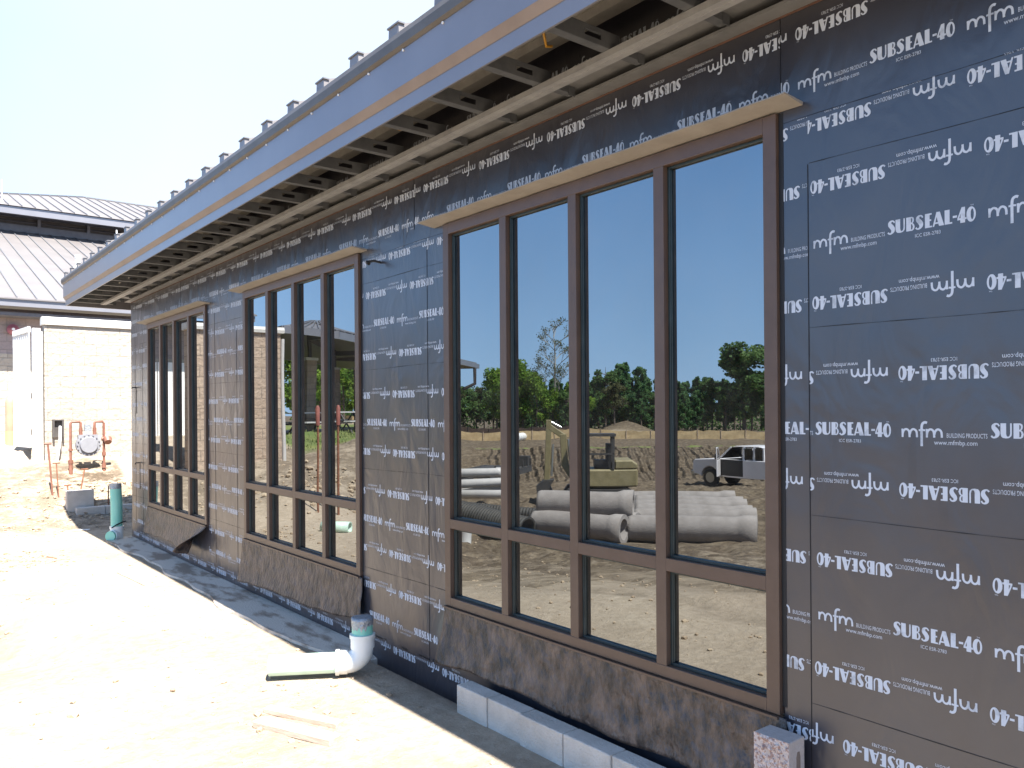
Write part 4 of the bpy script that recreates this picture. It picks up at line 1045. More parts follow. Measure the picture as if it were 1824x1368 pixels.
RX, RY, RZ = UX + 6.9, UY + 6.9, 8.83 + FS * 6.9
b_ = MB()
b_.add([(UX - .05, UY - .05, 8.82), (XR, UY - .05, 8.82), (XR, RY, RZ), (RX, RY, RZ), (UX - .05, UY + 13.85, 8.82), (XR, UY + 13.85, 8.82)],
       [(0, 1, 2, 3), (0, 3, 4), (3, 2, 5, 4), (0, 4, 5, 1)])
fpart(b_, 'upper_roof', 'roof')
b_ = MB()
for k in range(70):
    x_ = UX + 0.1 + k * 0.405
    yt = min(RY, UY - .05 + (x_ - UX + .05)); zt = 8.83 + FS * (yt - UY)
    b_.beam((x_, UY - .04, 8.85), (x_, yt, zt + 0.02), 0.026, 0.045)
b_.beam((UX, UY, 8.86), (RX, RY, RZ + 0.03), 0.08, 0.05); b_.beam((RX, RY, RZ + 0.03), (XR, RY, RZ + 0.03), 0.1, 0.05)
fpart(b_, 'upper_roof_seams', 'rib')
b_ = MB(); b_.tube([(0.15, 0, 0), (0.15, -0.08, 0)], 0.13, 24); b_.tube([(0.15, -0.08, 0), (0.15, -0.14, 0)], [0.12, 0.05], 24)
al = tag(b_.build('alarm_bell', M['bell']), 'round red alarm bell on the far wall under the eave', 'alarm bell'); al.location = (-0.09, 22.84, 3.69)
c_ = MB(); c_.tube([(0.15, -0.14, 0), (0.15, -0.155, 0)], 0.035, 16); c_.build('bell_hub', M['white'], al)
# roof-top finial and vent stub, standing behind the wrapped building's eave
ro = tag(empty('roof_vent', (3.1, 26.0, zl_(26.0) - 0.02)), 'white roof vent with a round plate on struts and a thin spike', 'roof vent')
b_ = MB(); b_.tube([(0, 0, -0.1), (0, 0, 0.16), (0, 0, 0.22)], [0.24, 0.24, 0.14], 20); b_.build('base', M['white'], ro)
b_ = MB(); b_.tube([(0, 0, 0.62), (0, 0, 0.655)], [0.4, 0.4], 24); b_.tube([(0, 0, 0.655), (0, 0, 0.70)], [0.34, 0.06], 24); b_.build('plate', M['white'], ro)
b_ = MB()
for k in range(6):
    a = k * math.pi / 3; b_.tube([(0.12 * math.cos(a), 0.12 * math.sin(a), 0.2), (0.25 * math.cos(a), 0.25 * math.sin(a), 0.63)], 0.016, 6)
b_.build('struts', M['galv'], ro)
b_ = MB(); b_.tube([(0, 0, 0.7), (0, 0, 1.42)], [0.03, 0.018], 8); b_.build('spike', M['white'], ro)
pv = MB(); pv.tube([(0, 0, -0.2), (0, 0, 0.42)], 0.07, 14); pv.tube([(0, 0, -0.1), (0, 0, 0.12)], [0.2, 0.09], 14); pv.tube([(0, 0, 0.36), (0, 0, 0.44)], 0.085, 14)
o = tag(pv.build('vent_pipe', M['white']), 'short white vent pipe on the far metal roof', 'vent pipe'); o.location = (2.15, 26.5, zl_(26.5))
for k, (x_, y_) in enumerate(((0.9, 32.6), (7.6, 33.0))):
    p_ = MB(); p_.tube([(0, 0, 0), (0, 0, 0.8)], 0.02, 8); p_.tube([(0, 0, -0.02), (0, 0, 0.05)], 0.06, 8)
    o = tag(p_.build('lightning_rod', M['white']), ['thin white rod at the left end of the upper far roof', 'thin white rod at the right of the upper far roof'][k], 'rod'); o.location = (x_, y_, 8.84 + FS * (y_ - UY))

# ------------------------------------------------------------------ picnic shelter (seen in the middle window)
sh = tag(empty('picnic_shelter', (-11.0, 27.0, 0.8)), 'open picnic shelter with stone columns and dark board ceiling reflected in the middle window', 'shelter')
def spart(mb, name, m, bevel=0):
    o = mb.build(name, M[m], bevel=bevel); o.parent = sh; o.matrix_parent_inverse = Matrix.Translation((11.0, -27.0, -0.8)); return o
Lc, A, B = Vector((-6.25, 21.33, 0)), Vector((-8.23, 21.94, 0)), Vector((-22.05, 33.55, 0))
B2, L2 = Vector((-18.0, 38.5, 0)), Vector((-6.6, 28.2, 0))
ev = [Lc, A, B, B2, L2]
ridge = [Vector((-9.0, 25.6, 4.72)), Vector((-17.3, 33.6, 4.8))]
b_ = MB()
V5 = [(p.x, p.y, 4.04) for p in ev] + [tuple(r_) for r_ in ridge]
b_.add(V5, [(0, 1, 5), (1, 2, 6, 5), (2, 3, 6), (3, 4, 5, 6), (4, 0, 5)]); spart(b_, 'roof', 'roof')
b_ = MB()
def seams(p, q, r0, r1, n_):
    for k in range(1, n_):
        t = k / n_; b_.beam(Vector((*(p.lerp(q, t)).xy, 4.06)), r0.lerp(r1, t) + Vector((0, 0, 0.02)), 0.035, 0.05)
seams(Lc, A, ridge[0], ridge[0] + Vector((-.3, -.2, 0)), 8); seams(A, B, ridge[0], ridge[1], 34)
b_.beam(Vector((*A.xy, 4.06)), ridge[0], 0.1, 0.06)
spart(b_, 'roof_seams', 'rib')
b_ = MB()
for i in range(5):
    p, q = ev[i], ev[(i + 1) % 5]; b_.beam(Vector((*p.xy, 3.93)), Vector((*q.xy, 3.93)), 0.07, 0.22)
    d = (q - p).normalized(); n_ = Vector((-d.y, d.x, 0)); b_.beam(p + n_ * -0.06 + Vector((0, 0, 3.99)), q + n_ * -0.06 + Vector((0, 0, 3.99)), 0.1, 0.09)
spart(b_, 'fascia', 'fascia')
b_ = MB()
V6 = [(p.x, p.y, 3.84) for p in ev] + [tuple(r_ - Vector((0, 0, 0.25))) for r_ in ridge]
b_.add(V6, [(0, 5, 1), (1, 5, 6, 2), (2, 6, 3), (3, 6, 5, 4), (4, 5, 0)]); spart(b_, 'ceiling', 'soffit_board')
cols = [(-8.8, 25.3), (-12.2, 30.3), (-12.95, 29.6), (-19.6, 33.3), (-9.6, 33.0)]
for (cx, cy) in cols:
    g = hz1(cx, cy); c_ = MB(); c_.box(cx - 0.17, cx + 0.17, cy - 0.17, cy + 0.17, g - 0.2, 3.36); spart(c_, 'column', 'stone')
    c_ = MB(); c_.box(cx - 0.21, cx + 0.21, cy - 0.21, cy + 0.21, 3.36, 3.45); spart(c_, 'column_cap', 'cap')
    c_ = MB(); c_.box(cx - 0.05, cx + 0.05, cy - 0.05, cy + 0.05, 3.45, 4.2); spart(c_, 'post', 'darkmetal')
b_ = MB()
for i in range(len(cols) - 1): b_.beam((*cols[i], 4.05), (*cols[i + 1], 4.05), 0.12, 0.2)
b_.beam((-8.8, 25.3, 4.1), (*A.xy, 3.95), 0.1, 0.15); b_.beam((-19.6, 33.3, 4.1), (*B.xy, 3.95), 0.1, 0.15); spart(b_, 'rafters', 'darkmetal')
c_ = MB(); p0 = B.lerp(A, 0.05); c_.tube([(p0.x, p0.y, 3.8), (p0.x, p0.y, 3.0), (p0.x + 0.5, p0.y + 0.4, 2.7)], 0.09, 8); spart(c_, 'downspout', 'darkmetal')
b_ = MB(); b_.prism([(p.x, p.y) for p in (Lc.lerp(L2, .3), A.lerp(B, .06), A.lerp(B, .5), Vector((-13.0, 35.0, 0)), L2)], 'z', 0.2, 0.86)
slab = spart(b_, 'floor_slab', 'concrete')

def table(x_, y_, rz, label):
    root = tag(empty('picnic_table', (x_, y_, 0.86), rz), label, 'picnic table', 'tables under the shelter')
    b_ = MB(); b_.box(-0.9, 0.9, -0.37, 0.37, 0.72, 0.76); b_.build('table_top', M['greypvc'], root)
    for sy in (-0.72, 0.72): b_ = MB(); b_.box(-0.9, 0.9, sy - 0.12, sy + 0.12, 0.42, 0.46); b_.build('seat', M['greypvc'], root)
    for sx in (-0.6, 0.6):
        b_ = MB(); b_.tube([(sx, -0.8, 0), (sx, -0.3, 0.72)], 0.03, 8); b_.tube([(sx, 0.8, 0), (sx, 0.3, 0.72)], 0.03, 8); b_.tube([(sx, -0.74, 0.40), (sx, 0.74, 0.40)], 0.025, 8); b_.build('leg_frame', M['darkmetal'], root)
table(-9.6, 24.6, R(-35), 'grey picnic table at the front edge of the shelter floor')
table(-11.6, 27.6, R(-35), 'grey picnic table deeper under the shelter, right of the front column')
table(-7.9, 24.1, R(-35), 'grey picnic table left of the front column of the shelter')
for k, (px_, py_) in enumerate(((-2.545, 11.2), (-2.79, 11.02))):
    z = hz1(px_, py_)
    root = tag(empty('marker_post', (px_, py_, z)), ['red-capped slim post reflected in the third pane of the middle window', 'red-capped slim post reflected in the fourth pane of the middle window'][k], 'marker post', 'red-capped posts by the spoil heap')
    zt = 1.70 - z
    b_ = MB(); b_.tube([(0, 0, -0.2), (0, 0, zt)], 0.018, 8); b_.build('rod', M['rust'], root)
    b_ = MB(); b_.tube([(0, 0, zt - 0.28), (0, 0, zt - 0.02), (0, 0, zt + 0.02)], [0.03, 0.034, 0.014], 12); b_.build('red_cap', M['redcap'], root)
sp = MB(); sp.hollow((-0.2, 0, 0.08), (0.2, 0.0, 0.08), [(0, 0.08), (1, 0.08)], 0.068)
o = tag(sp.build('pipe_offcut', M['pvcpale']), 'short pale pipe offcut lying on the sand, reflected low in the middle window', 'pipe'); o.location = (-2.2, 9.9, hz1(-2.2, 9.9) - 0.02); o.rotation_euler = (0, 0, R(50))

# ------------------------------------------------------------------ yard seen in the nearest window: pipes, digger, pickup
def concrete_pipe(a, b, r, label, dz=None, L=2.6):
    a, b = Vector(a), Vector(b)
    d = b - a; mid = (a + b) / 2; d.z = 0; d.normalize()
    za, zb = hz1(mid.x - d.x * L / 2, mid.y - d.y * L / 2), hz1(mid.x + d.x * L / 2, mid.y + d.y * L / 2)
    z = ((za + zb) / 2 if dz is None else dz) + r
    q = MB(); q.hollow((-L / 2, 0, 0), (L / 2, 0, 0), [(0, r * .93), (0.03, r), (0.84, r), (0.87, r * 1.06), (0.90, r * 1.13), (1.0, r * 1.13)], r * .8, 30)
    o = q.build('concrete_pipe', M['pipe']); o.location = (mid.x, mid.y, z)
    tilt = 0 if dz is not None else -math.atan2(zb - za, L)
    o.rotation_euler = (0, tilt, math.atan2(d.y, d.x))
    return tag(o, label, 'concrete pipe', 'concrete pipes laid out in the yard')
r0 = 0.28
concrete_pipe((-8.66, 13.32, 0), (-9.44, 11.48, 0), r0, 'front left concrete pipe of the pile, its open end facing right', L=2.1)
concrete_pipe((-9.4, 13.6, 0), (-10.1, 11.9, 0), r0, 'concrete pipe right behind the front left pipe of the pile', L=2.2)
concrete_pipe((-8.85, 13.35, 0), (-10.05, 11.85, 0), 0.29, 'topmost concrete pipe resting on the two left pipes', dz=hz1(-9.45, 12.6) + 0.42, L=2.1)
concrete_pipe((-9.87, 11.66, 0), (-11.34, 9.59, 0), r0, 'front right concrete pipe of the pile, nearest to the building')
BK = [((-10.43, 12.24), (-12.25, 10.02)), ((-11.07, 12.75), (-12.84, 10.57)), ((-11.62, 13.22), (-13.4, 11.15)), ((-12.16, 13.68), (-13.9, 11.64)), ((-12.68, 14.16), (-14.35, 12.31))]
for k, (a, b) in enumerate(BK):
    concrete_pipe((*a, 0), (*b, 0), r0 - 0.006 * k, 'concrete pipe %s of the right-hand row, counted away from the building' % ['second', 'third', 'fourth', 'fifth', 'sixth and last'][k])

def corr_pipe(a, b, r, label):
    a, b = Vector(a), Vector(b); L = (b - a).length; n_ = int(L / 0.075); prof = []
    for i in range(n_):
        t = i / n_; prof += [(t, r), (t + 0.4 / n_, r), (t + 0.5 / n_, r * .88), (t + 0.9 / n_, r * .88)]
    q = MB(); q.hollow(a, b, prof + [(1, r)], r * .85, 20)
    o = q.build('corrugated_pipe', M['corr'], origin=tuple(a)); return tag(o, label, 'corrugated pipe', 'black corrugated pipes')
corr_pipe((-7.67, 15.19, hz1(-7.67, 15.19) + 0.27), (-8.13, 12.99, hz1(-8.13, 12.99) + 0.29), 0.29, 'black corrugated pipe lying nearest, open end towards the concrete pipes')
corr_pipe((-8.48, 16.04, hz1(-8.48, 16.04) + 0.2), (-9.9, 14.0, hz1(-9.9, 14.0) + 0.17), 0.16, 'thinner black corrugated pipe running behind the thick one')
def plain_pipe(a, b, r, label):
    q = MB(); q.hollow(a, b, [(0, r), (0.93, r), (0.94, r * 1.12), (1, r * 1.12)], r * .88, 20)
    return tag(q.build('plastic_pipe', M['greypvc'], origin=tuple(a)), label, 'plastic pipe', 'pale plastic pipes beside the trailer')
def gz(x_, y_, d): return (x_, y_, hz1(x_, y_) + d)
PZ = max(hz1(-9.1, 17.45), hz1(-10.1, 16.7))
plain_pipe((-9.0, 17.55, PZ + .12), (-10.5, 16.5, PZ + .12), 0.12, 'pale plastic pipe lowest in the small pile left of the digger')
plain_pipe((-8.9, 17.7, PZ + .36), (-10.85, 17.1, PZ + .40), 0.12, 'pale plastic pipe sloping across the middle of the small pile left of the digger')
plain_pipe((-9.3, 18.3, PZ + .62), (-11.06, 17.7, PZ + .62), 0.12, 'pale plastic pipe on top of the small pile left of the digger')
plain_pipe((-9.2, 18.1, PZ + .14), (-10.9, 17.2, PZ + .14), 0.13, 'pale plastic pipe at the back of the small pile left of the digger')
bk = tag(empty('bucket', gz(-6.77, 13.42, -0.02)), 'white plastic bucket on the dirt in front of the black corrugated pipe', 'bucket')
q = MB(); q.tube([(0, 0, 0), (0, 0, 0.36), (0, 0, 0.38)], [0.13, 0.155, 0.165], 18); q.build('pail', M['white'], bk)
q = MB(); q.tube([(0.16 * math.cos(a), 0.16 * math.sin(a) * .3, 0.34 - 0.16 * math.sin(a)) for a in np.linspace(0, math.pi, 10)], 0.006, 6); q.build('handle', M['black'], bk)

# trailer: dark steel skids
tl = tag(empty('equipment_trailer', gz(-14.8, 23.3, 0), R(-35)), 'dark steel flatbed trailer standing beyond the pale pipes', 'trailer')
q = MB(); q.box(-2.6, 2.6, -0.9, 0.9, 0.62, 0.70); q.box(-2.6, 2.6, -0.95, -0.85, 0.48, 0.72); q.box(-2.6, 2.6, 0.85, 0.95, 0.48, 0.72); q.build('bed', M['steel'], tl)
q = MB()
for x_ in (-2.5, -1.4, -0.3, 0.8, 1.9): q.box(x_, x_ + 0.07, -0.95, -0.9, 0.7, 1.0)
q.box(-2.6, -2.2, -0.9, -0.5, 0.7, 1.1); q.build('stake_sides', M['steel'], tl)
for x_ in (0.2, 1.1):
    for sy in (-0.98, 0.98):
        q = MB(); q.tube([(x_, sy - 0.1, 0.36), (x_, sy + 0.1, 0.36)], 0.36, 20); q.build('wheel', M['tyre'], tl)
q = MB(); q.beam((2.6, -0.3, 0.6), (3.7, 0, 0.55), 0.08, 0.1); q.beam((2.6, 0.3, 0.6), (3.7, 0, 0.55), 0.08, 0.1); q.tube([(3.6, 0, 0.6), (3.6, 0, 0.02)], 0.04, 8); q.build('tongue', M['steel'], tl)

# excavator (mini digger) : arm hangs in front, cab behind
ex = tag(empty('excavator', gz(-13.05, 15.86, 0.0), R(42)), 'faded yellow digger with its boom raised and dipper hanging down behind the pipes', 'excavator')
q = MB()
for sy in (-0.62, 0.62):
    pr = [(-0.95, 0.1), (-0.85, 0.0), (0.75, 0.0), (0.9, 0.1), (0.93, 0.25), (0.8, 0.42), (-0.85, 0.42), (-0.98, 0.25)]
    q.prism(pr, 'y', sy - 0.16, sy + 0.16)
q.build('crawler_tracks', M['steel'], ex)
q = MB(); q.box(-1.05, 0.6, -0.68, 0.68, 0.47, 0.95); q.prism([(-1.05, 0.95), (-0.45, 0.95), (-0.45, 1.2), (-0.9, 1.2), (-1.05, 1.08)], 'y', -0.67, 0.67); q.build('body', M['machine'], ex, bevel=0.04)
q = MB()
cx0, cx1, cy0, cy1 = -0.42, 0.5, -0.66, 0.12
for (x_, y_) in ((cx0, cy0), (cx1, cy0), (cx0, cy1), (cx1, cy1)): q.box(x_ - 0.03, x_ + 0.03, y_ - 0.03, y_ + 0.03, 0.95, 1.86)
q.box(cx0 - 0.06, cx1 + 0.1, cy0 - 0.06, cy1 + 0.06, 1.86, 1.93); q.box(cx0 - 0.03, cx1 + 0.03, cy0 - 0.03, cy0 + 0.03, 1.35, 1.40); q.build('cab_frame', M['steel'], ex)
q = MB(); q.box(cx0 + 0.05, cx0 + 0.5, cy0 + 0.15, cy1 - 0.15, 0.97, 1.2); q.box(cx0 + 0.05, cx0 + 0.17, cy0 + 0.15, cy1 - 0.15, 1.2, 1.65); q.build('seat', M['black'], ex)
q = MB()
q.beam((0.62, 0.3, 0.62), (0.9, 0.3, 1.05), 0.16, 0.2); q.beam((0.88, 0.3, 0.98), (0.93, 0.3, 1.9), 0.16, 0.2); q.beam((0.9, 0.3, 1.82), (1.33, 0.3, 2.1), 0.14, 0.16); q.build('boom', M['machine'], ex, bevel=0.015)
q = MB(); q.beam((1.36, 0.3, 2.3), (1.42, 0.3, 0.55), 0.13, 0.17); q.build('dipper_arm', M['machine'], ex, bevel=0.012)
q = MB(); q.tube([(0.72, 0.3, 1.15), (0.78, 0.3, 1.75)], 0.04, 10); q.tube([(0.98, 0.3, 2.08), (1.3, 0.3, 2.24)], 0.04, 10); q.tube([(1.24, 0.3, 1.6), (1.28, 0.3, 0.7)], 0.035, 10); q.build('hydraulic_ram', M['chrome'], ex)
q = MB(); q.prism([(1.2, 0.6), (1.5, 0.6), (1.72, 0.42), (1.7, 0.2), (1.5, 0.05), (1.22, 0.06), (1.1, 0.16), (1.25, 0.26), (1.32, 0.42)], 'y', 0.05, 0.55); q.build('bucket', M['steel'], ex)

# pickup truck, front towards the pile, driver's door open
def pickup():
    front = Vector((-28.19, 23.91, 0)); back = Vector((-32.87, 20.16, 0)); d = Vector((0.03, 1.0, 0)).normalized()
    mid = front - d * 3.0
    root = tag(empty('pickup_truck', (mid.x, mid.y, hz1(mid.x, mid.y) - 0.02), math.atan2(d.y, d.x)), 'white crew pickup truck parked on the dirt with its front door standing open', 'pickup truck')
    W = 0.98
    def arch(cx, r_, n=9): return [(cx + r_ * math.cos(a), 0.44 + r_ * math.sin(a)) for a in np.linspace(math.pi, 0, n)]
    fx, rx = 2.0, -1.75
    lower = [(2.95, 0.55), (3.0, 0.8), (2.96, 1.12), (2.85, 1.22), (1.55, 1.32), (-2.95, 1.30), (-3.0, 0.62), (-2.35, 0.55)]
    bot = arch(rx, 0.5)[:] + [(-1.2, 0.5), (0.45, 0.48), (1.4, 0.5)] + arch(fx, 0.5) + [(2.6, 0.5)]
    prof = lower + bot
    q = MB()
    n = len(prof)
    # body shell with a gap for the front door: three slabs
    q.prism(prof, 'y', -W, -W + 0.14); q.prism(prof, 'y', W - 0.14, W)
    q.prism([(2.95, 0.55), (3.0, 0.8), (2.96, 1.12), (2.85, 1.22), (1.5, 1.32), (1.5, 0.95), (2.6, 0.95), (2.6, 0.55)], 'y', -W + 0.14, W - 0.14)
    q.box(-3.0, -2.9, -W + .14, W - .14, 0.6, 1.3); q.box(-2.95, -0.55, -W + 0.14, W - 0.14, 0.7, 0.78); q.box(-0.75, 1.5, -W + .14, W - .14, 0.5, 0.56); q.box(-0.8, -0.72, -W + .14, W - .14, 0.6, 1.32)
    body = q.build('body', M['truck'], root, bevel=0.03, segs=2)
    cab = MB()
    cp = [(1.5, 1.32), (0.85, 1.86), (0.6, 1.93), (-0.5, 1.94), (-0.72, 1.88), (-0.8, 1.32)]
    cab.prism([(0.88, 1.87), (0.6, 1.94), (-0.5, 1.95), (-0.74, 1.88), (-0.5, 1.90), (0.6, 1.89)], 'y', -W + 0.1, W - 0.1)
    for sy in (-W + 0.06, W - 0.1):
        cab.beam((1.5, sy, 1.3), (0.86, sy * .93, 1.88), 0.06, 0.07); cab.beam((0.22, sy, 1.3), (0.2, sy * .93, 1.9), 0.06, 0.12); cab.beam((-0.3, sy, 1.3), (-0.3, sy * .93, 1.92), 0.06, 0.12); cab.beam((-0.78, sy, 1.3), (-0.72, sy * .93, 1.9), 0.06, 0.1)
    cab.build('cab', M['truck'], root, bevel=0.02)
    q = MB(); q.add([(1.47, -W + .14, 1.33), (1.47, W - .14, 1.33), (0.88, W - .2, 1.86), (0.88, -W + .2, 1.86)], [(0, 1, 2, 3)]); q.build('windshield', M['tint'], root)
    q = MB()
    for sy in (-W + .05, W - .07): q.box(-0.24, 0.16, sy - 0.004, sy + 0.004, 1.36, 1.84); q.box(-0.72, -0.36, sy - 0.004, sy + 0.004, 1.36, 1.84)
    q.build('side_window', M['tint'], root)
    q = MB(); q.box(-0.2, 0.6, -0.7, 0.7, 0.57, 0.95); q.box(-0.25, -0.1, -0.75, 0.75, 0.95, 1.6); q.box(1.2, 1.5, -0.8, 0.8, 0.9, 1.3); q.build('interior', M['black'], root)
    q = MB(); q.box(0.22, 1.38, -W - 0.003, -W + 0.02, 0.56, 1.3); q.box(0.22, 1.38, W - 0.02, W + 0.003, 0.56, 1.3); q.build('door_opening', M['black'], root)
    for sy in (-1, 1):
        for cx in (fx, rx):
            wq = MB(); wq.tube([(0, -0.12, 0), (0, -0.1, 0), (0, 0.1, 0), (0, 0.12, 0)], [0.36, 0.41, 0.41, 0.36], 26)
            wh = wq.build('wheel', M['tyre'], root); wh.location = (cx, sy * (W - 0.14), 0.42)
            rq = MB(); rq.tube([(0, 0.121 * sy, 0), (0, 0.128 * sy, 0)], 0.24, 20)
            for k in range(6): a = k * math.pi / 3; rq.tube([(0.15 * math.cos(a), 0.127 * sy, 0.15 * math.sin(a)), (0.15 * math.cos(a), 0.134 * sy, 0.15 * math.sin(a))], 0.05, 8)
            rq.build('rim', M['chrome'], wh)
    # both front doors; the left one open
    for sy in (-1, 1):
        dq = MB(); dq.box(-1.1, 0, -0.03, 0.03, -0.37, 0.36); dq.beam((0, 0, 0.34), (-0.55, 0, 0.9), 0.05, 0.05); dq.beam((-0.55, 0, 0.9), (-1.08, 0, 0.93), 0.05, 0.05); dq.beam((-1.08, 0, 0.93), (-1.08, 0, 0.34), 0.05, 0.05)
        dr = dq.build('front_door', M['truck'], root, bevel=0.01)
        dr.location = (1.4, sy * (W + 0.02), 0.94); dr.rotation_euler = (0, 0, R(-62) * 1 if sy > 0 else R(62))
        gq = MB(); gq.box(-1.04, -0.5, -0.006, 0.006, 0.37, 0.88); gq.add([(-0.06, 0, 0.37), (-0.5, 0, 0.37), (-0.5, 0, 0.85)], [(0, 1, 2)]); gq.build('door_glass', M['tint'], dr)
        mq = MB(); mq.box(-0.12, 0.02, 0.0, 0.22 * sy if sy > 0 else 0.001, 0.36, 0.6) if sy > 0 else mq.box(-0.12, 0.02, -0.22, 0.0, 0.36, 0.6); mq.build('mirror', M['black'], dr)
    for sy in (-1, 1):
        q = MB(); q.box(2.86, 2.985, sy * 0.78 - 0.14, sy * 0.78 + 0.14, 0.9, 1.1); q.build('headlight', M['chrome'], root)
    q = MB(); q.box(2.94, 3.03, -0.6, 0.6, 0.78, 1.1); q.build('grille', M['black'], root)
    q = MB(); q.box(2.9, 3.12, -0.95, 0.95, 0.46, 0.68); q.build('bumper', M['chrome'], root, bevel=0.02)
pickup()

# silt fences: posts and sagging fabric
def silt(pts, h, label, mname, postm, step=2.4):
    root = tag(empty('silt_fence', (pts[0][0], pts[0][1], hz1(*pts[0]))), label, 'silt fence', 'silt fences along the tree line')
    P = []
    for a, b in zip(pts[:-1], pts[1:]):
        n_ = max(2, int(math.hypot(b[0] - a[0], b[1] - a[1]) / 0.6))
        P += [(a[0] + (b[0] - a[0]) * k / n_, a[1] + (b[1] - a[1]) * k / n_) for k in range(n_)]
    P.append(pts[-1]); m_ = MB(); vs = []; fs = []
    b0 = Vector((pts[0][0], pts[0][1], hz1(*pts[0])))
    for i, (x_, y_) in enumerate(P):
        z = hz1(x_, y_); sag = 0.06 * abs(math.sin(i * 0.6 / step * math.pi)) + 0.04 * math.sin(i * 0.37)
        vs += [Vector((x_, y_, z - 0.1)) - b0, Vector((x_ + 0.04 * math.sin(i), y_, z + h * .5)) - b0, Vector((x_, y_, z + h - sag)) - b0]
    for i in range(len(P) - 1):
        for j in range(2): fs.append((i * 3 + j, i * 3 + j + 1, i * 3 + 4 + j, i * 3 + 3 + j))
    m_.add(vs, fs); o = m_.build('fabric', M[mname], root); sd = o.modifiers.new('t', 'SOLIDIFY'); sd.thickness = 0.01
    m_ = MB()
    for i in range(0, len(P), 4):
        x_, y_ = P[i]; z = hz1(x_, y_); m_.beam(Vector((x_ + .05, y_ - .05, z - .2)) - b0, Vector((x_ + .05, y_ - .05, z + h + 0.12)) - b0, 0.045, 0.045)
    m_.build('posts', M[postm], root)
silt([(-36, 77), (-45.5, 70.2), (-54.4, 63.1), (-62.1, 55.7), (-70.2, 47.9), (-82, 34)], 0.92, 'long tan silt fence running below the trees beyond the pickup', 'silt', 'wood')
silt([(-46, 80.5), (-50.0, 75.9), (-56.1, 71.0), (-61.0, 67.0)], 1.15, 'dark brown silt fence behind the tan one, at the left', 'darkfence', 'steel')
pp = tag(empty('fence_bundle', gz(-50.0, 64.8, 0), R(-38)), 'pale wrapped bundles of material dumped before the tan silt fence', 'bundle')
for k in range(4):
    q = MB(); q.tube([(k * 0.95 - 2, 0, 0.42), (k * 0.95 - 1.15, 0, 0.42)], 0.42, 14); q.build('roll', M['white'], pp)

# ------------------------------------------------------------------ trees beyond the yard
def leaf_cloud(centres, radii, n, size, seed, flat=1.0):
    r_ = np.random.default_rng(seed)
    w_ = np.array(radii) ** 2; w_ = w_ / w_.sum()
    idx = r_.choice(len(centres), n, p=w_)
    dirs = r_.normal(size=(n, 3)); dirs /= np.linalg.norm(dirs, axis=1)[:, None]
    rad = r_.random(n) ** 0.45
    pos = np.array(centres)[idx] + dirs * (np.array(radii)[idx] * rad)[:, None] * np.array([1, 1, flat])
    a = r_.normal(size=(n, 3)); a /= np.linalg.norm(a, axis=1)[:, None]
    b = np.cross(a, r_.normal(size=(n, 3))); b /= np.linalg.norm(b, axis=1)[:, None]
    s = size * r_.uniform(0.5, 1.3, n)[:, None]
    q = np.stack([pos - a * s - b * s * .6, pos + a * s - b * s * .6, pos + a * s + b * s * .6, pos - a * s + b * s * .6], 1)
    return q.reshape(-1, 3), np.arange(n * 4).reshape(-1, 4)
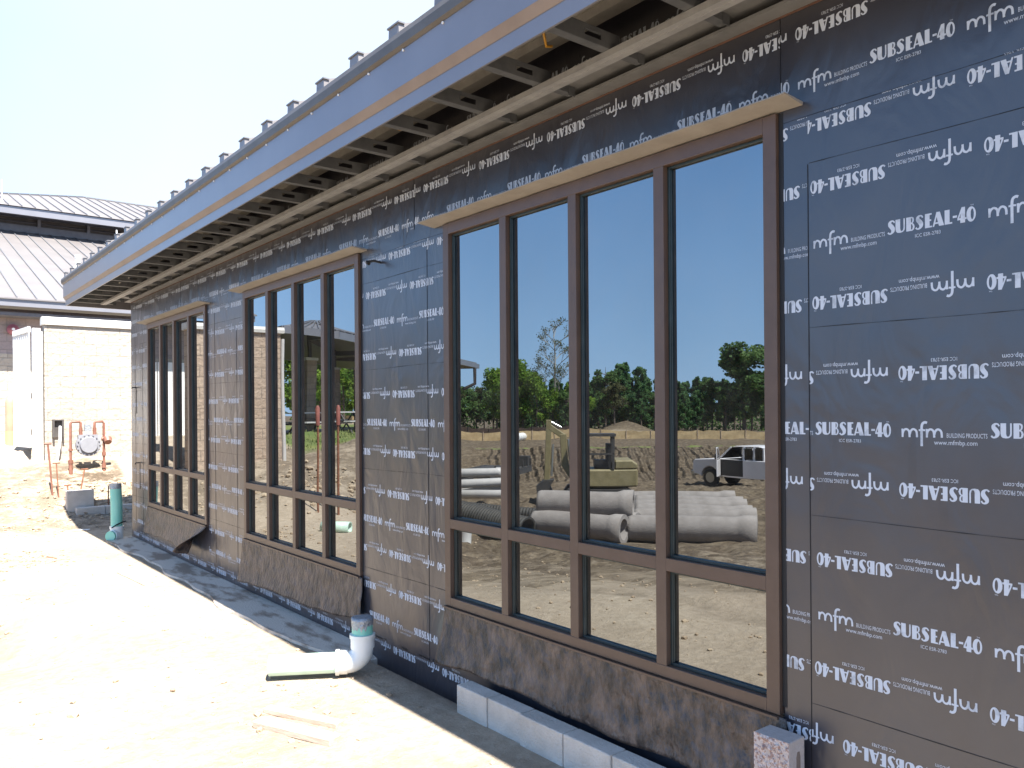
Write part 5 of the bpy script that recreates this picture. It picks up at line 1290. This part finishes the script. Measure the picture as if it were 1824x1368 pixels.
def tree_mesh(kind, h, seed):
    r_ = random.Random(seed)
    tr_ = MB(); C_, Rd = [], []
    bend = [Vector((r_.uniform(-.3, .3) * t, r_.uniform(-.3, .3) * t, h * t * .95)) for t in (0, .25, .5, .75, 1)]
    tr_.tube([b_ - Vector((0, 0, 0.3 if i == 0 else 0)) for i, b_ in enumerate(bend)], [h * .018, h * .014, h * .011, h * .007, h * .002], 8)
    def at(t):
        k = min(int(t * 4), 3); return bend[k].lerp(bend[k + 1], t * 4 - k)
    if kind == 'pine':
        for k in range(26):
            t = 0.16 + 0.82 * (k / 25) ; p = at(t); a = k * 2.4 + r_.random()
            L = h * (0.05 + 0.17 * (1 - t) ** 0.7) * r_.uniform(.6, 1.2)
            e = p + Vector((math.cos(a) * L, math.sin(a) * L, L * 0.25))
            tr_.tube([p, e], [h * .004, h * .0015], 5); C_ += [p.lerp(e, .65), e]; Rd += [h * .06 * r_.uniform(.7, 1.2), h * .045 * r_.uniform(.6, 1.2)]
        C_.append(at(.98)); Rd.append(h * .03)
        n_, sz = 4200, h * .016
    elif kind == 'spring':
        for k in range(22):
            t = r_.uniform(.25, .97); p = at(t); a = r_.random() * 6.28; L = h * r_.uniform(.08, .26) * (1.1 - t * .6)
            e = p + Vector((math.cos(a) * L, math.sin(a) * L, L * r_.uniform(.2, .8)))
            tr_.tube([p, e], [h * .006, h * .002], 5); C_.append(e); Rd.append(h * r_.uniform(.06, .13))
        n_, sz = 4600, h * .016
    elif kind == 'oak':
        for k in range(30):
            t = r_.uniform(.45, 1); p = at(t * .9); a = r_.random() * 6.28; L = h * r_.uniform(.05, .2)
            e = p + Vector((math.cos(a) * L, math.sin(a) * L, L * r_.uniform(-.1, .4)))
            tr_.tube([p, e], [h * .007, h * .002], 5); C_.append(e); Rd.append(h * r_.uniform(.04, .095))
        n_, sz = 5200, h * .014
    else:   # bare
        def grow(p, d, L, r0, dep):
            e = p + d * L; tr_.tube([p, e], [r0, r0 * .6], 5)
            if dep == 0:
                C_.append(e); Rd.append(L * .7); return
            for _ in range(3 if dep > 1 else 4):
                nd = (d + Vector((r_.uniform(-.7, .7), r_.uniform(-.7, .7), r_.uniform(-.1, .5)))).normalized()
                grow(p.lerp(e, r_.uniform(.5, 1)), nd, L * r_.uniform(.55, .8), r0 * .55, dep - 1)
        for k in range(17):
            t = .28 + .043 * k; a = k * 2.4; grow(at(t), Vector((math.cos(a), math.sin(a), .75)).normalized(), h * .15 * (1.15 - t * .6), h * .004, 3)
        n_, sz = 2600, h * .0055
    v, q = leaf_cloud([tuple(c) for c in C_], Rd, n_, sz, seed)
    return tr_, v, q
PROTO = {}
def tree(x_, y_, kind, h, seed, label, group, leaf=None):
    key = (kind, seed, leaf)
    z = hz1(x_, y_)
    if key not in PROTO:
        root = empty({'pine': 'pine_tree', 'spring': 'leafy_tree', 'oak': 'tall_tree', 'bare': 'bare_tree'}[kind], (0, 0, 0))
        t_, v, q = tree_mesh(kind, 10.0, seed + (4 if kind == 'oak' else 0))
        t_.build('trunk', M['palebark' if kind == 'bare' else 'bark'], root)
        link('crown', mesh_np('crown', v, q, M[leaf or {'pine': 'pine', 'spring': 'spring', 'oak': 'oak', 'bare': 'olive'}[kind]]), root)
        PROTO[key] = root
    else: root = copy_tree(PROTO[key])
    root.location = (x_, y_, z); root.scale = (h / 10,) * 3; root.rotation_euler = (0, 0, (x_ * 7.3 + y_ * 3.1) % 6.28)
    if group is None and kind == 'oak': root.scale = (h / 7.4, h / 7.4, h / 10)
    tag(root, label, 'tree', group)

TREES = [
    (-62.0, 72.4, 'bare', 13.7, 1, None),
    (-81.8, 59.1, 'oak', 12.0, 1, None),
    (-71.2, 70.1, 'pine', 9.3, 1, None),
    (-76.8, 72.1, 'pine', 8.9, 2, None),
    (-68.3, 70.0, 'oak', 8.5, 2, None),
    (-59.4, 75.7, 'spring', 8.8, 1, None),
    (-58.8, 72.4, 'spring', 7.5, 2, None),
    (-57.5, 76.0, 'spring', 7.1, 1, None),
    (-60.1, 81.6, 'spring', 8.3, 2, None),
    (-63.5, 70.0, 'spring', 7.7, 2, None),
    (-61.0, 69.3, 'oak', 6.0, 2, None),
    (-61.1, 71.9, 'spring', 5.4, 1, None),
    (-58.3, 88.4, 'oak', 6.9, 1, 'oak'),
    (-61.6, 91.1, 'oak', 6.6, 1, 'olive'),
    (-62.3, 89.1, 'oak', 6.7, 2, 'oak'),
    (-63.4, 88.8, 'spring', 5.9, 2, 'olive'),
    (-63.4, 86.7, 'spring', 6.7, 1, 'oak'),
    (-62.9, 83.1, 'pine', 7.5, 1, None),
    (-67.0, 86.9, 'oak', 7.8, 2, None),
    (-66.4, 84.3, 'pine', 7.7, 1, None),
    (-65.9, 81.2, 'pine', 7.0, 1, None),
    (-64.3, 77.5, 'pine', 6.5, 2, None),
    (-68.7, 80.3, 'pine', 7.6, 2, None),
    (-66.3, 76.3, 'pine', 6.8, 2, None),
    (-71.9, 80.4, 'pine', 7.5, 1, None),
    (-68.6, 74.3, 'pine', 7.6, 2, None),
    (-70.7, 74.9, 'pine', 6.9, 1, None),
    (-72.3, 75.2, 'pine', 7.9, 2, None),
    (-71.0, 71.8, 'pine', 6.2, 2, None),
    (-75.0, 73.7, 'oak', 6.6, 1, None),
    (-75.9, 73.4, 'pine', 7.6, 2, None),
    (-76.1, 71.8, 'pine', 6.3, 2, None),
    (-80.3, 74.2, 'pine', 7.8, 2, None),
    (-77.2, 69.3, 'pine', 7.1, 1, None),
    (-77.6, 68.5, 'oak', 7.7, 1, None),
    (-82.1, 70.2, 'pine', 7.0, 1, None),
    (-84.4, 70.8, 'pine', 7.1, 1, None),
    (-82.7, 67.5, 'pine', 7.5, 1, None),
    (-87.5, 69.8, 'pine', 7.6, 2, None),
    (-83.2, 65.1, 'oak', 7.7, 1, None),
    (-84.6, 64.1, 'pine', 7.1, 1, None),
    (-84.4, 62.4, 'oak', 7.2, 2, None),
    (-91.9, 66.1, 'oak', 6.9, 1, None),
    (-86.9, 61.6, 'oak', 7.6, 1, None),
    (-92.9, 64.3, 'oak', 6.8, 2, None),
    (-93.0, 62.4, 'oak', 7.0, 2, None),
    (-92.3, 60.9, 'pine', 7.2, 1, None),
    (-67.2, 68.9, 'oak', 4.7, 1, None),
    (-70.0, 68.4, 'oak', 5.0, 2, None),
    (-70.1, 66.0, 'pine', 5.7, 1, None),
    (-72.5, 66.0, 'oak', 5.6, 1, None),
    (-73.3, 64.4, 'oak', 4.7, 2, None),
    (-74.5, 62.8, 'pine', 5.3, 2, None),
    (-77.9, 63.6, 'pine', 5.6, 2, None),
    (-79.5, 63.0, 'oak', 4.7, 2, None),
    (-80.2, 60.7, 'oak', 5.9, 1, None),
    (-80.5, 58.8, 'oak', 5.5, 2, None),
    (-82.9, 58.9, 'oak', 5.8, 2, None),
    (-83.8, 57.2, 'pine', 4.8, 2, None),
    (-84.4, 55.1, 'pine', 5.2, 2, None),
    (-66.2, 66.5, 'oak', 5.3, 1, 'olive'),
    (-29.2, 73.3, 'spring', 7.5, 2, None),
    (-35.4, 84.2, 'spring', 7.9, 1, None),
    (-32.1, 74.1, 'spring', 8.0, 1, None),
    (-34.1, 75.9, 'spring', 6.5, 1, None),
    (-33.8, 72.4, 'spring', 7.0, 1, None),
    (-37.2, 76.1, 'spring', 5.9, 1, None),
    (-40.3, 79.2, 'spring', 7.7, 2, None),
    (-41.6, 78.5, 'spring', 7.1, 2, None),
    (-36.5, 67.3, 'spring', 6.8, 2, None),
    (-39.9, 70.2, 'spring', 7.3, 1, None),
    (-39.6, 67.7, 'pine', 6.5, 1, None),
    (-43.2, 71.2, 'oak', 7.3, 1, None),
    (-40.5, 64.9, 'spring', 5.7, 2, None),
]
KIND = {'pine': 'dark pine in the tree line beyond the silt fence', 'spring': 'bright green young tree in the tree line', 'oak': 'dark broad-leaved tree in the tree line'}
for i, (x_, y_, kind, h, seed, leaf) in enumerate(TREES):
    if i == 0: lab, grp = 'tall bare branched tree standing above the others behind the digger', None
    elif i == 1: lab, grp = 'tallest dark green tree, rising above the tree line over the pickup', None
    elif i == 2: lab, grp = 'pointed dark pine poking above the tree line left of the tall round tree', None
    else: lab, grp = (KIND[kind] if y_ < 88 and x_ < -50 else 'green tree seen beyond the picnic shelter'), 'trees along the far tree line'
    tree(x_, y_, kind, h, seed, lab, grp, leaf)

# undergrowth and far wood: one mass
def woodland():
    r_ = np.random.default_rng(9); C_, Rd = [], []
    for k in range(240):
        t = r_.random(); a = np.array([-46.0, 100.0]) * (1 - t) + np.array([-99.0, 60.0]) * t
        if k % 3 == 0: a = np.array([-36.0, 84.0]) * (1 - t) + np.array([-44.0, 100.0]) * t
        off = r_.uniform(-3, 9); d = np.array([-0.72, 0.69]); x_, y_ = a + d * off
        rr_ = r_.uniform(1.2, 2.6); C_.append((x_, y_, hz1(x_, y_) + r_.uniform(0.2, 4.2))); Rd.append(rr_)
    v, q = leaf_cloud(C_, Rd, 36000, 0.17, 9)
    tag(link('woodland', mesh_np('woodland', v, q, M['oak'])), 'dense low woodland behind the single trees', 'woodland', kind='stuff')
woodland()

# rough grass on the bank by the shelter: uncountable
def grass():
    r_ = np.random.default_rng(5); n = 9000
    x_ = r_.uniform(-12, -4.2, n); y_ = r_.uniform(15.5, 25, n)
    s = left_weight(x_, y_) * sstep(15.4, 17.2, y_ - 0.35 * (x_ + 4)) ; k = r_.random(n) < s; x_, y_ = x_[k], y_[k]
    z = hz(x_, y_); a = r_.random(len(x_)) * 6.28; h = r_.uniform(.03, .1, len(x_)); w_ = .012
    p0 = np.stack([x_ - w_ * np.cos(a), y_ - w_ * np.sin(a), z - .01], 1); p1 = np.stack([x_ + w_ * np.cos(a), y_ + w_ * np.sin(a), z - .01], 1)
    p2 = np.stack([x_ + .03 * np.sin(a * 3), y_ + .03 * np.cos(a * 5), z + h], 1)
    v = np.stack([p0, p1, p2], 1).reshape(-1, 3)
    tag(link('grass', mesh_np('grass', v, np.arange(len(v)).reshape(-1, 3), M['grassblade'])), 'short rough grass on the bank before the picnic shelter', 'grass', kind='stuff')
grass()
